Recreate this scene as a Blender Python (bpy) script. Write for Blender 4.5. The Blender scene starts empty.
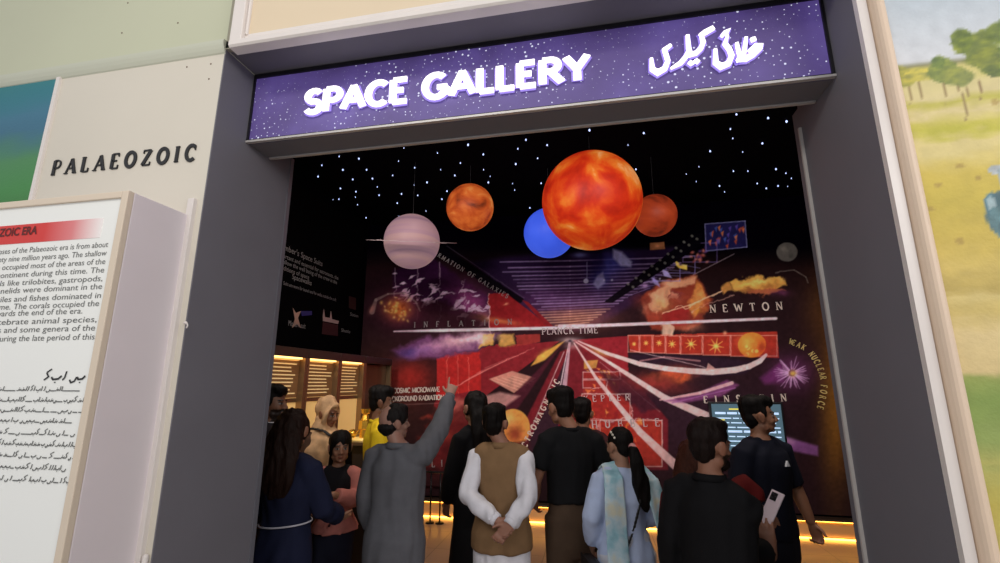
import bpy, bmesh, math, random
import numpy as np
from mathutils import Vector, Matrix, Euler
C = bpy.context.scene.collection
SC = bpy.context.scene
R = math.radians

# ------------------------------------------------------------------ camera, world, light, exposure
CAM_H, YAW, PITCH, FPX = 1.78, R(11.237), R(12.382), 464.56
cd = bpy.data.cameras.new('camera'); cam = bpy.data.objects.new('camera', cd); C.objects.link(cam)
cam.location = (0, 0, CAM_H); cam.rotation_euler = (R(90) + PITCH, 0, YAW)
cd.sensor_width = 36; cd.lens = FPX * 36 / 1000; cd.clip_start = .02
SC.camera = cam
SC.view_settings.view_transform = 'Standard'; SC.view_settings.look = 'None'
SC.view_settings.exposure = 0; SC.view_settings.gamma = 1; SC.view_settings.use_curve_mapping = False
W = bpy.data.worlds.new('hall_daylight'); SC.world = W; W.use_nodes = True
W.node_tree.nodes['Background'].inputs[0].default_value = (.94, .95, 1, 1)
W.node_tree.nodes['Background'].inputs[1].default_value = .60

def area(name, loc, aim, sx, sy, power, col=(1, 1, 1), spread=180):
    l = bpy.data.lights.new(name, 'AREA'); l.shape = 'RECTANGLE'; l.size = sx; l.size_y = sy
    l.energy = power; l.color = col; l.spread = R(spread)
    o = bpy.data.objects.new(name, l); C.objects.link(o); o.location = loc
    o.rotation_euler = (Vector(aim) - Vector(loc)).to_track_quat('-Z', 'Y').to_euler()
    return o
area('hall_fill', (-1.2, -1.2, 4.2), (-.9, 1.6, 1.6), 2.2, .5, 40, (1, .95, .86))  # unseen fill light, added to brighten the hall wall
area('hall_fill', (3.0, -1.2, 3.4), (-1, 1.5, 1.6), 2.0, .8, 60, (1, .96, .93))  # unseen fill added from the right to brighten the box side
for x in (-2.2, -.8, .7, 2.2):
    area('mural_fill', (x, 2.36, 3.62), (x * 1.02, 6.65, 2.0), .5, .18, 17.5, (1, .93, .9), 110)  # fill lights added out of view above the portal to brighten the mural
for x, y in ((-1.5, 3.9), (1.2, 3.6)):
    area('gallery_fill', (x, y, 4.22), (x, y, 0), .25, .25, 7, (1, .86, .72), 90)  # unseen overhead fill, added above the visitors

# ------------------------------------------------------------------ helpers
FW = np.array([-math.sin(YAW) * math.cos(PITCH), math.cos(YAW) * math.cos(PITCH), math.sin(PITCH)])
RT = np.array([math.cos(YAW), math.sin(YAW), 0.0]); UP = np.cross(RT, FW)
def ray(x, y): return FW + RT * (x - 500) / FPX - UP * (y - 281.5) / FPX
def onY(x, y, Y):
    d = ray(x, y); return Vector((d * Y / d[1])) + Vector((0, 0, CAM_H))
def onZ(x, y, Z):
    d = ray(x, y); return Vector((d * (Z - CAM_H) / d[2])) + Vector((0, 0, CAM_H))
def lin(c):
    c = np.asarray(c, float) / 255
    return np.where(c <= .04045, c / 12.92, ((c + .055) / 1.055) ** 2.4)

MATS = {}
def mat(name, rgb, rough=.7, metal=0, emit=0, ecol=None, noise=0, nscale=8, bump=0, bscale=60, spec=.5, attr=None, stretch=None, gain=1.0):
    if name in MATS: return MATS[name]
    m = bpy.data.materials.new(name); m.use_nodes = True; nt = m.node_tree; N = nt.nodes; L = nt.links
    b = N['Principled BSDF']; c = tuple(lin(rgb) * gain) + (1,)
    b.inputs['Base Color'].default_value = c; b.inputs['Roughness'].default_value = rough
    b.inputs['Metallic'].default_value = metal; b.inputs['Specular IOR Level'].default_value = spec
    tc = N.new('ShaderNodeTexCoord'); vec = tc.outputs['Object']
    if stretch:
        mp = N.new('ShaderNodeMapping'); mp.inputs['Scale'].default_value = stretch; L.new(vec, mp.inputs[0]); vec = mp.outputs[0]
    src = None
    if attr:
        a = N.new('ShaderNodeAttribute'); a.attribute_name = attr; src = a.outputs['Color']
    if noise:
        n = N.new('ShaderNodeTexNoise'); n.inputs['Scale'].default_value = nscale; n.inputs['Detail'].default_value = 5; L.new(vec, n.inputs['Vector'])
        mr = N.new('ShaderNodeMapRange'); mr.inputs[1].default_value = .25; mr.inputs[2].default_value = .75
        mr.inputs[3].default_value = 1 - noise; mr.inputs[4].default_value = 1 + noise; L.new(n.outputs['Fac'], mr.inputs[0])
        mx = N.new('ShaderNodeVectorMath'); mx.operation = 'SCALE'
        if src: L.new(src, mx.inputs[0])
        else: mx.inputs[0].default_value = c[:3]
        L.new(mr.outputs[0], mx.inputs['Scale']); src = mx.outputs[0]
    if src: L.new(src, b.inputs['Base Color'])
    if bump:
        n2 = N.new('ShaderNodeTexNoise'); n2.inputs['Scale'].default_value = bscale; n2.inputs['Detail'].default_value = 3; L.new(vec, n2.inputs['Vector'])
        bp = N.new('ShaderNodeBump'); bp.inputs['Strength'].default_value = bump; bp.inputs['Distance'].default_value = .01
        L.new(n2.outputs['Fac'], bp.inputs['Height']); L.new(bp.outputs[0], b.inputs['Normal'])
    if emit:
        e = tuple(lin(ecol if ecol is not None else rgb)) + (1,)
        b.inputs['Emission Color'].default_value = e; b.inputs['Emission Strength'].default_value = emit
    MATS[name] = m; return m

class G:
    """collects closed shapes into one mesh"""
    def __init__(s): s.v = []; s.f = []
    def add(s, vs, fs):
        o = len(s.v); s.v.extend([tuple(v) for v in vs]); s.f.extend([tuple(i + o for i in f) for f in fs]); return s
    def box(s, x0, x1, y0, y1, z0, z1):
        vs = [(x, y, z) for x in (x0, x1) for y in (y0, y1) for z in (z0, z1)]
        return s.add(vs, [(0, 1, 3, 2), (4, 6, 7, 5), (0, 4, 5, 1), (2, 3, 7, 6), (0, 2, 6, 4), (1, 5, 7, 3)])
    def hexa(s, a, b):
        """prism between two equal polygons"""
        n = len(a); vs = list(a) + list(b)
        fs = [tuple(range(n))[::-1], tuple(range(n, 2 * n))] + [(i, (i + 1) % n, n + (i + 1) % n, n + i) for i in range(n)]
        return s.add(vs, fs)
    def tube(s, pts, rad, side=(1, 0, 0), n=14, round_ends=True):
        pts = [Vector(p) for p in pts]; rad = [(r, r) if not isinstance(r, (tuple, list)) else r for r in rad]
        side = Vector(side); rings = []
        m = len(pts)
        def frame(i):
            t = (pts[min(i + 1, m - 1)] - pts[max(i - 1, 0)]).normalized()
            sd = side - t * side.dot(t)
            if sd.length < .05: sd = Vector((0, 1, 0)) - t * t.y
            sd.normalize(); return t, sd, t.cross(sd)
        seq = []
        for i in range(m): seq.append((pts[i],) + frame(i) + (rad[i],))
        if round_ends:
            t0 = seq[0]; t1 = seq[-1]; k0 = min(t0[4]); k1 = min(t1[4])
            pre = [(t0[0] - t0[1] * k0 * h,) + t0[1:4] + ((t0[4][0] * q, t0[4][1] * q),) for h, q in ((.9, .35), (.55, .8))]
            post = [(t1[0] + t1[1] * k1 * h,) + t1[1:4] + ((t1[4][0] * q, t1[4][1] * q),) for h, q in ((.55, .8), (.9, .35))]
            seq = pre + seq + post
        vs = []
        for p, t, sd, bn, (a, b) in seq:
            for k in range(n):
                an = 2 * math.pi * k / n
                vs.append(p + sd * (a * math.cos(an)) + bn * (b * math.sin(an)))
        fs = []
        for i in range(len(seq) - 1):
            for k in range(n):
                fs.append((i * n + k, i * n + (k + 1) % n, (i + 1) * n + (k + 1) % n, (i + 1) * n + k))
        fs.append(tuple(range(n))[::-1]); fs.append(tuple(range((len(seq) - 1) * n, len(seq) * n)))
        return s.add(vs, fs)
    def ell(s, c, r, rot=None, nu=18, nv=11):
        vs = []; M = Euler(rot).to_matrix() if rot else Matrix.Identity(3)
        c = Vector(c)
        for j in range(1, nv):
            ph = math.pi * j / nv
            for k in range(nu):
                a = 2 * math.pi * k / nu
                vs.append(c + M @ Vector((r[0] * math.sin(ph) * math.cos(a), r[1] * math.sin(ph) * math.sin(a), r[2] * math.cos(ph))))
        t = len(vs); vs.append(c + M @ Vector((0, 0, r[2]))); vs.append(c + M @ Vector((0, 0, -r[2])))
        fs = []
        for j in range(nv - 2):
            for k in range(nu):
                fs.append((j * nu + k, (j + 1) * nu + k, (j + 1) * nu + (k + 1) % nu, j * nu + (k + 1) % nu))
        for k in range(nu):
            fs.append((t, k, (k + 1) % nu)); o = (nv - 2) * nu; fs.append((t + 1, o + (k + 1) % nu, o + k))
        return s.add(vs, fs)
    def xform(s, M, start=0):
        for i in range(start, len(s.v)): s.v[i] = tuple(M @ Vector(s.v[i]))
        return s
    def mesh(s, name):
        me = bpy.data.meshes.new(name); me.from_pydata(s.v, [], s.f); me.update(); return me
    def build(s, name, m=None, parent=None, smooth=False, bevel=0):
        me = s.mesh(name)
        bm = bmesh.new(); bm.from_mesh(me); bmesh.ops.recalc_face_normals(bm, faces=bm.faces)
        if bevel: bmesh.ops.bevel(bm, geom=[e for e in bm.edges if len(e.link_faces) == 2 and e.calc_face_angle(0) > .6], offset=bevel, segments=2, affect='EDGES', profile=.6)
        bm.to_mesh(me); bm.free()
        return link(name, me, m, parent, smooth)
    def blend(s, name, m, parent=None, voxel=.01, smooth=4, disp=None, color=None):
        me = s.mesh(name); t = bpy.data.objects.new('tmp', me); C.objects.link(t)
        rm = t.modifiers.new('r', 'REMESH'); rm.mode = 'VOXEL'; rm.voxel_size = voxel; rm.adaptivity = 0
        if smooth:
            sm = t.modifiers.new('s', 'SMOOTH'); sm.factor = .5; sm.iterations = smooth
        dg = bpy.context.evaluated_depsgraph_get(); out = bpy.data.meshes.new_from_object(t.evaluated_get(dg))
        bpy.data.objects.remove(t); bpy.data.meshes.remove(me); out.name = name
        n = len(out.vertices); co = np.empty(n * 3, np.float32); out.vertices.foreach_get('co', co); co = co.reshape(-1, 3)
        if disp is not None:
            no = np.empty(n * 3, np.float32); out.vertices.foreach_get('normal', no); no = no.reshape(-1, 3)
            co = co + no * disp(co)[:, None]; out.vertices.foreach_set('co', co.astype(np.float32).ravel()); out.update()
        if color is not None:
            a = out.color_attributes.new('Col', 'FLOAT_COLOR', 'POINT'); rgba = np.ones((n, 4), np.float32); rgba[:, :3] = color(co)
            a.data.foreach_set('color', rgba.ravel())
        return link(name, out, m, parent, True)

def link(name, me, m=None, parent=None, smooth=False):
    o = bpy.data.objects.new(name, me); C.objects.link(o)
    if m is not None:
        me.materials.clear()
        for k in (m if isinstance(m, (list, tuple)) else [m]): me.materials.append(k)
    if smooth: me.polygons.foreach_set('use_smooth', np.ones(len(me.polygons), bool)); me.update()
    if parent is not None: o.parent = parent
    return o
def tag(o, label, cat, group=None, kind=None):
    o['label'] = label; o['category'] = cat
    if group: o['group'] = group
    if kind: o['kind'] = kind
    return o
def thing(name, label, cat, loc=(0, 0, 0), rz=0, group=None):
    o = bpy.data.objects.new(name, None); C.objects.link(o); o.location = loc; o.rotation_euler = (0, 0, rz); o.empty_display_size = .1
    return tag(o, label, cat, group)
def struct(name, g, m, smooth=False, bevel=0):
    o = g.build(name, m, None, smooth, bevel); o['kind'] = 'structure'; return o

# ------------------------------------------------------------------ stroke lettering
def arc(cx, cy, rx, ry, a0, a1, n=10):
    return [(cx + rx * math.cos(R(a0 + (a1 - a0) * i / n)), cy + ry * math.sin(R(a0 + (a1 - a0) * i / n))) for i in range(n + 1)]
# glyph: width, strokes [(thick?, points)], serif feet
GL = {
 'A': (.8, [(0, [(.06, 0), (.40, 1)]), (1, [(.40, 1), (.74, 0)]), (0, [(.19, .34), (.61, .34)])], [(.06, 0), (.74, 0)]),
 'B': (.66, [(1, [(.12, 0), (.12, 1)]), (0, [(.12, 1), (.32, 1)] + arc(.32, .76, .22, .24, 90, -90, 8) + [(.12, .52)]), (0, [(.12, 0), (.34, 0)] + arc(.34, .26, .26, .26, -90, 90, 8) + [(.12, .52)])], []),
 'C': (.76, [(1, arc(.42, .5, .34, .5, 48, 312, 16))], []),
 'D': (.78, [(1, [(.12, 0), (.12, 1)]), (1, [(.12, 1), (.30, 1)] + arc(.30, .5, .38, .5, 90, -90, 12) + [(.12, 0)])], []),
 'E': (.64, [(1, [(.12, 0), (.12, 1)]), (0, [(.12, 1), (.56, 1)]), (0, [(.12, .52), (.46, .52)]), (0, [(.12, 0), (.58, 0)])], []),
 'F': (.6, [(1, [(.12, 0), (.12, 1)]), (0, [(.12, 1), (.55, 1)]), (0, [(.12, .5), (.45, .5)])], [(.12, 0)]),
 'G': (.82, [(1, arc(.42, .5, .34, .5, 48, 350, 18) + [(.76, .42)]), (0, [(.46, .43), (.78, .43)])], []),
 'H': (.78, [(1, [(.12, 0), (.12, 1)]), (1, [(.66, 0), (.66, 1)]), (0, [(.12, .5), (.66, .5)])], [(.12, 0), (.12, 1), (.66, 0), (.66, 1)]),
 'I': (.3, [(1, [(.15, 0), (.15, 1)])], [(.15, 0), (.15, 1)]),
 'K': (.74, [(1, [(.12, 0), (.12, 1)]), (0, [(.62, 1), (.14, .45)]), (1, [(.28, .6), (.66, 0)])], [(.12, 0), (.12, 1), (.66, 0), (.62, 1)]),
 'L': (.58, [(1, [(.12, 0), (.12, 1)]), (0, [(.12, 0), (.55, 0)])], [(.12, 1)]),
 'M': (.92, [(0, [(.1, 0), (.14, 1)]), (1, [(.14, 1), (.46, .05)]), (0, [(.46, .05), (.78, 1)]), (1, [(.78, 1), (.82, 0)])], [(.1, 0), (.82, 0)]),
 'N': (.8, [(0, [(.12, 0), (.12, 1)]), (1, [(.12, 1), (.68, 0)]), (0, [(.68, 0), (.68, 1)])], [(.12, 0), (.12, 1), (.68, 1)]),
 'O': (.84, [(1, arc(.42, .5, .35, .5, 0, 360, 24))], []),
 'P': (.64, [(1, [(.12, 0), (.12, 1)]), (0, [(.12, 1), (.34, 1)] + arc(.34, .73, .25, .27, 90, -90, 10) + [(.12, .46)])], [(.12, 0)]),
 'R': (.72, [(1, [(.12, 0), (.12, 1)]), (0, [(.12, 1), (.34, 1)] + arc(.34, .75, .23, .25, 90, -90, 10) + [(.12, .5)]), (1, [(.34, .5), (.66, 0)])], [(.12, 0), (.66, 0)]),
 'S': (.6, [(1, arc(.31, .745, .22, .255, 35, 250, 10) + arc(.30, .255, .24, .255, 75, -150, 11))], []),
 'T': (.7, [(1, [(.35, 0), (.35, 1)]), (0, [(.05, 1), (.65, 1)])], [(.35, 0)]),
 'U': (.76, [(1, [(.12, 1), (.12, .34)] + arc(.38, .3, .26, .3, 180, 360, 10) + [(.64, 1)])], [(.12, 1), (.64, 1)]),
 'V': (.76, [(1, [(.06, 1), (.38, 0)]), (0, [(.38, 0), (.7, 1)])], [(.06, 1), (.7, 1)]),
 'W': (1.06, [(1, [(.05, 1), (.3, 0)]), (0, [(.3, 0), (.53, .9)]), (1, [(.53, .9), (.76, 0)]), (0, [(.76, 0), (1.0, 1)])], [(.05, 1), (1.0, 1)]),
 'X': (.74, [(1, [(.1, 1), (.66, 0)]), (0, [(.1, 0), (.64, 1)])], [(.1, 1), (.66, 0), (.1, 0), (.64, 1)]),
 'Y': (.72, [(1, [(.06, 1), (.36, .46)]), (0, [(.36, .46), (.66, 1)]), (1, [(.36, .46), (.36, 0)])], [(.36, 0)]),
 'Z': (.68, [(0, [(.08, 1), (.6, 1)]), (1, [(.6, 1), (.08, 0)]), (0, [(.08, 0), (.62, 0)])], []),
 ' ': (.4, [], []),
}
def ribbon(g, pts, w, T, d0, d1, cap=0):
    """stroke of width w (list or number) through 2-D points, mapped by T(x,y,d), as a thin solid"""
    p = [Vector(q) for q in pts]; closed = (p[0] - p[-1]).length < 1e-5
    ws = w if isinstance(w, (list, tuple)) else [w] * len(p)
    if cap and not closed:
        p[0] = p[0] + (p[0] - p[1]).normalized() * cap; p[-1] = p[-1] + (p[-1] - p[-2]).normalized() * cap
    L = []; Q = []
    n = len(p)
    for i in range(n):
        if closed: a = p[(i - 1) % (n - 1)]; b = p[(i + 1) % (n - 1)]
        else: a = p[max(i - 1, 0)]; b = p[min(i + 1, n - 1)]
        t1 = (p[i] - a); t2 = (b - p[i])
        if t1.length < 1e-9: t1 = t2
        if t2.length < 1e-9: t2 = t1
        t1 = t1.normalized(); t2 = t2.normalized(); n1 = Vector((-t1.y, t1.x)); n2 = Vector((-t2.y, t2.x)); m = (n1 + n2)
        m = n1 if m.length < .2 else m.normalized(); k = min(1.6, 1 / max(.4, m.dot(n1)))
        L.append(p[i] + m * ws[i] * .5 * k); Q.append(p[i] - m * ws[i] * .5 * k)
    for i in range(n - 1):
        quad = [L[i], L[i + 1], Q[i + 1], Q[i]]
        g.hexa([T(q.x, q.y, d0) for q in quad], [T(q.x, q.y, d1) for q in quad])
def glyph(g, ch, T, serif=True, thick=.17, thin=.09, d0=0, d1=.002):
    w, strokes, feet = GL[ch]
    for k, pts in strokes: ribbon(g, pts, thick if k else thin, T, d0, d1, cap=0 if serif else 0)
    if serif:
        for x, y in feet: ribbon(g, [(x - .14, y), (x + .14, y)], .06, T, d0, d1)
        if ch in 'EFLTZCGS':
            tips = {'E': [(.56, 1, .8), (.58, 0, .22)], 'F': [(.55, 1, .8)], 'L': [(.55, 0, .24)], 'T': [(.05, 1, .8), (.65, 1, .8)], 'Z': [(.08, 1, .8), (.62, 0, .2)], 'C': [(.68, .9, .66)], 'G': [(.68, .9, .66)], 'S': [(.5, .92, .7), (.08, .1, .3)]}[ch]
            for x, y, y2 in tips: ribbon(g, [(x, y), (x, y2)], .06, T, d0, d1)
    return w
def text_line(g, s, P0, P1, h, n, serif=True, thick=.17, thin=.09, d0=.001, d1=.003, spread=True, up=None, wide=1.0):
    """letters from P0 to P1 (3-D baseline), height h, raised along n"""
    P0 = Vector(P0); P1 = Vector(P1); n = Vector(n).normalized(); ex = (P1 - P0).normalized(); L = (P1 - P0).length
    ey = Vector(up) if up else n.cross(ex)
    tot = sum(GL[c][0] for c in s); tot *= wide; gap = (L / h - tot) / max(1, len(s) - 1) if spread else .1
    x = 0
    for c in s:
        def T(u, v, d, x=x): return P0 + ex * ((x + u * wide) * h) + ey * (v * h) + n * d
        glyph(g, c, T, serif, thick, thin, d0, d1); x += GL[c][0] * wide + gap
    return g
def font_text(name, body, loc, rot, size, m, parent, align='LEFT', width=None, bold=0):
    cu = bpy.data.curves.new(name, 'FONT'); cu.body = body; cu.size = size; cu.align_x = align; cu.offset = bold; cu.space_line = 1.0; cu.resolution_u = 3
    t = bpy.data.objects.new('tmp', cu); C.objects.link(t)
    dg = bpy.context.evaluated_depsgraph_get(); dg.update(); me = bpy.data.meshes.new_from_object(t.evaluated_get(dg)); bpy.data.objects.remove(t)
    if width:
        xs = [v.co.x for v in me.vertices]; w = max(xs) - min(xs)
        for v in me.vertices: v.co.x *= width / w
    o = link(name, me, m, parent); o.location = loc; o.rotation_euler = rot
    return o

#@@STRUCTURE
# ------------------------------------------------------------------ materials of the place
wallm = mat('hall_wall_paint', (216, 209, 195), .75, noise=.03, nscale=1.5, bump=.05, bscale=30)
wallup = mat('upper_wall_paint', (196, 198, 172), .75, noise=.05, nscale=.8)
beige = mat('beige_panel_paint', (224, 205, 176), .7, noise=.03, nscale=2)
white = mat('white_gloss_paint', (226, 218, 213), .4, noise=.03, nscale=4)
cream = mat('cream_moulding_paint', (226, 202, 178), .5, noise=.04, nscale=5)
gray = mat('dark_grey_laminate', (114, 112, 119), .6, noise=.05, nscale=3, bump=.03, bscale=8, spec=.25)
alu = mat('brushed_aluminium', (196, 192, 190), .45, metal=.35)
black = mat('black_gallery_paint', (5, 4, 7), .9, spec=.03)
darkbrown = mat('dark_brown_gallery_paint', (46, 30, 24), .6, noise=.1)
XL, XR, Y0, YI, ZL = -1.62, .957, 1.6, 2.14, 2.93
YB, ZC, XGL, XGR = 6.66, 4.3, -3.5, 3.4

# ---- setting
def tile_mat(name, rgb, sz, rough):
    m = mat(name, rgb, rough, noise=.12, nscale=5); N = m.node_tree.nodes; L = m.node_tree.links; b = N['Principled BSDF']
    br = N.new('ShaderNodeTexBrick'); br.offset = 0; br.inputs['Scale'].default_value = 1 / sz; br.inputs['Mortar Size'].default_value = .008
    br.inputs['Brick Width'].default_value = 1; br.inputs['Row Height'].default_value = 1
    c = lin(rgb); br.inputs['Color1'].default_value = tuple(c) + (1,); br.inputs['Color2'].default_value = tuple(c * .9) + (1,); br.inputs['Mortar'].default_value = tuple(c * .45) + (1,)
    tc = N.new('ShaderNodeTexCoord'); L.new(tc.outputs['Object'], br.inputs['Vector']); L.new(br.outputs['Color'], b.inputs['Base Color']); return m
struct('floor_hall', G().box(-4.5, 4.5, -4, Y0 + .27, -.1, 0), tile_mat('hall_floor_tile', (170, 162, 150), .6, .3))
struct('floor_gallery', G().box(XGL - .1, XGR + .1, Y0 + .27, YB + .1, -.1, 0), tile_mat('gallery_floor_tile', (158, 128, 104), .6, .28))
struct('ceiling_gallery', G().box(XGL - .1, XGR + .1, YI - .1, YB + .1, ZC, ZC + .1), black)
struct('wall_gallery_left', G().box(XGL - .1, XGL, YI - .02, YB + .1, 0, ZC), black)
struct('wall_gallery_right', G().box(XGR, XGR + .1, YI - .02, YB + .1, 0, ZC), black)
struct('wall_gallery_back', G().box(XGL - .1, XGR + .1, YB + .012, YB + .1, 0, ZC), black)
struct('wall_gallery_front', G().box(XGL - .1, XL - .001, YI - .1, YI, 0, ZC).box(XR + .001, XGR + .1, YI - .1, YI, 0, ZC).box(XL, XR, YI - .1, YI, 3.02, ZC), black)
# hall wall and portal lining
struct('wall_hall_left', G().box(-4.5, XL - .006, Y0, YI - .1, 0, 3.30), wallm)
struct('wall_hall_left_upper', G().box(-4.5, XL, Y0 + .012, YI - .1, 3.30, 4.6), wallup)
struct('wall_hall_right', G().box(1.035, 4.5, Y0 + .01, YI - .1, 0, 4.6), wallm)
struct('wall_hall_top', G().box(XL + .07, XR, Y0 - .03, Y0 + .17, 3.33, 4.6), beige)
struct('wall_reveal_left', G().box(XL - .006, XL, Y0, YI + .005, 0, 3.30), gray)
struct('wall_reveal_right', G().box(XR, 1.035, Y0 + .022, YI - .02, 0, 3.32), gray)
struct('wall_reveal_top', G().box(XL - .02, XR + .02, Y0 - .005, 1.98, 3.305, 3.34), gray)
struct('trim_1', G().box(XL - .003, XL + .004, YI - .015, YI + .012, 0, 3.02), mat('light_grey_edge', (104, 104, 112), .4))
g = G().box(XR - .012, XR + .004, YI - .03, YI - .018, 0, 2.9); struct('trim_2', g, mat('pale_edge_strip', (190, 184, 180), .7, spec=.2))
struct('wall_reveal_right_inner', G().box(XR + .0, XR + .06, YI - .02, YI + .04, 0, 3.0), gray)
# lintel box under the sign with its aluminium edge
struct('wall_lintel', G().box(XL, XR, 1.812, 1.955, ZL, 3.305), gray)
struct('trim_3', G().box(XL + .005, XR - .005, 1.948, 1.962, ZL - .008, ZL + .004), alu)
struct('trim_4', G().box(XL + .002, XR - .002, 1.782, 1.80, ZL - .004, ZL + .006), alu)
# ledge moulding and mouldings over the portal
def moulding(name, prof, p0, p1, m, n=(0, -1, 0)):
    """profile [(out,up)] swept from p0 to p1"""
    p0 = Vector(p0); p1 = Vector(p1); n = Vector(n); t = (p1 - p0).normalized(); u = t.cross(n); 
    if u.z < 0 or (abs(u.z) < .1 and u.x < 0): u = -u
    a = [p0 + n * o + u * h for o, h in prof]; b = [p1 + n * o + u * h for o, h in prof]
    return struct(name, G().hexa(a, b), m)
ledge = [(0, -.05), (.006, -.045), (.014, -.03), (.02, -.012), (.022, 0), (.022, .012), (.0, .016)]
moulding('trim_5', ledge, (-4.5, Y0, 3.33), (XL, Y0, 3.33), mat('pale_green_grey_moulding', (196, 198, 180), .6))
frame_prof = [(0, 0), (.05, 0), (.058, .008), (.058, .03), (.048, .042), (.036, .05), (.03, .075), (0, .078)]
moulding('trim_6', frame_prof, (XL + .065, Y0, 3.262), (XR + .075, Y0, 3.262), white)
g = G().box(XL + .062, XL + .125, Y0 - .055, Y0, 3.266, 4.6).box(XL + .125, XL + .14, Y0 - .04, Y0, 3.33, 4.6); struct('trim_7', g, white, bevel=.006)
g = G().box(XL, XL + .06, Y0 - .005, Y0 + .02, 3.30, 4.6); struct('trim_8', g, mat('grey_green_gap_shade', (150, 146, 128), .7))  # darker strip whose colour stands in for the shaded gap beside the moulding
# right jamb moulding: white band and rounded cream band
a = [(XR, 0), (XR, -.022), (XR + .03, -.022), (XR + .034, -.012)]
struct('trim_9', G().hexa([(x, Y0 + y + .02, 0) for x, y in a] + [(XR + .034, Y0 + .02, 0)], [(x, Y0 + y + .02, 4.6) for x, y in a] + [(XR + .034, Y0 + .02, 4.6)]), white)
a = [(XR + .034, .02)] + [(XR + .034 + .022 * (1 - math.cos(R(t))), -.03 * math.sin(R(t)) - .0) for t in range(0, 181, 20)] + [(XR + .08, .02)]
struct('trim_10', G().hexa([(x, Y0 + y, 0) for x, y in a], [(x, Y0 + y, 4.6) for x, y in a]), cream, smooth=False)
# left jamb strip
struct('trim_11', G().box(XL - .066, XL - .034, Y0 - .02, Y0 + .01, 0, 2.56), white, bevel=.004)
g = G().tube([(XL - .018, Y0 - .012, 0), (XL - .018, Y0 - .012, 1.16)], [.011, .011], n=12); struct('trim_12', g, white, smooth=True)

#@@HALLTHINGS
# hook on the strip, screws
t = thing('cup_hook', 'small white hook on the white strip beside the dark portal', 'hook', (XL - .034, Y0 - .02, 2.0))
hp = onY(186, 323, Y0 - .02)
t.location = hp
G().tube([(-.006, 0, 0), (.004, -.004, .0)], [.006, .006], n=8).build('plate', white, t, True)
G().tube([(.004, -.004, 0), (.012, -.006, -.002), (.016, -.006, -.012), (.012, -.006, -.02)], [.0028] * 4, n=8).build('hook', white, t, True)
for i, (x, y) in enumerate(((128, 3), (178, 23), (122, 33), (187, 67), (211, 64), (209, 79))):
    p = onY(x, y, Y0 if y > 45 else Y0 + .012)
    places = ['topmost on the upper wall', 'on the upper wall nearest the portal corner', 'lowest on the upper wall', 'under the ledge, away from the portal', 'just under the ledge at the portal corner', 'lowest of those under the ledge near the portal']
    s = G().tube([p + Vector((0, .002, 0)), p + Vector((0, -.002, 0))], [.0045, .0035], n=10, round_ends=False).build('screw', mat('rusty_screw', (120, 100, 84), .6, metal=.4), None, True)
    tag(s, 'small rusty screw head %s' % places[i], 'screw', 'screws in the hall wall')

# painted pictures as colour attributes on a gridded, thin canvas board
def value_noise(x, y, seed, oct=4):
    rng = np.random.RandomState(seed); out = np.zeros_like(x); amp = 1; tot = 0; f = 1.0
    for o in range(oct):
        T = rng.rand(64, 64); xi = np.floor(x * f).astype(int); yi = np.floor(y * f).astype(int)
        fx = x * f - xi; fy = y * f - yi; fx = fx * fx * (3 - 2 * fx); fy = fy * fy * (3 - 2 * fy)
        a = T[xi % 64, yi % 64]; b = T[(xi + 1) % 64, yi % 64]; c = T[xi % 64, (yi + 1) % 64]; d = T[(xi + 1) % 64, (yi + 1) % 64]
        out += amp * ((a * (1 - fx) + b * fx) * (1 - fy) + (c * (1 - fx) + d * fx) * fy); tot += amp; amp *= .5; f *= 2.03
    return out / tot
def canvas_board(name, x0, x1, z0, z1, y, step, colfn, m, parent=None, thick=.01):
    nx = int((x1 - x0) / step) + 1; nz = int((z1 - z0) / step) + 1
    X, Z = np.meshgrid(np.linspace(x0, x1, nx), np.linspace(z0, z1, nz))
    co = np.stack([X.ravel(), np.full(X.size, y), Z.ravel()], 1)
    idx = np.arange(nx * nz).reshape(nz, nx)
    q = np.stack([idx[:-1, :-1], idx[:-1, 1:], idx[1:, 1:], idx[1:, :-1]], -1).reshape(-1, 4)
    # back and rim
    b0 = len(co); back = np.array([[x0, y + thick, z0], [x1, y + thick, z0], [x1, y + thick, z1], [x0, y + thick, z1]])
    c4 = [idx[0, 0], idx[0, -1], idx[-1, -1], idx[-1, 0]]
    rim = [[b0 + 1, b0, b0 + 3, b0 + 2]] + [[c4[(i + 1) % 4], c4[i], b0 + i, b0 + (i + 1) % 4] for i in range(4)]
    V = np.concatenate([co, back]); F = np.concatenate([q, np.array(rim)])
    me = bpy.data.meshes.new(name); me.vertices.add(len(V)); me.vertices.foreach_set('co', V.astype(np.float32).ravel())
    me.loops.add(F.size); me.loops.foreach_set('vertex_index', F.astype(np.int32).ravel())
    me.polygons.add(len(F)); me.polygons.foreach_set('loop_start', (np.arange(len(F)) * 4).astype(np.int32))
    me.update(calc_edges=True); me.validate()
    a = me.color_attributes.new('Col', 'FLOAT_COLOR', 'POINT'); rgba = np.ones((len(V), 4), np.float32)
    rgba[:len(co), :3] = colfn(X.ravel(), Z.ravel()); rgba[len(co):, :3] = .02
    a.data.foreach_set('color', rgba.ravel())
    return link(name, me, m, parent)
def mixc(a, b, t): return a * (1 - t[:, None]) + b * t[:, None]
def sm(e0, e1, x):
    t = np.clip((x - e0) / (e1 - e0), 0, 1); return t * t * (3 - 2 * t)
def ramp(v, stops):
    ks = [s[0] for s in stops]; cs = np.array([s[1] for s in stops], float)
    return np.stack([np.interp(v, ks, cs[:, i]) for i in range(3)], 1)

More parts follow.
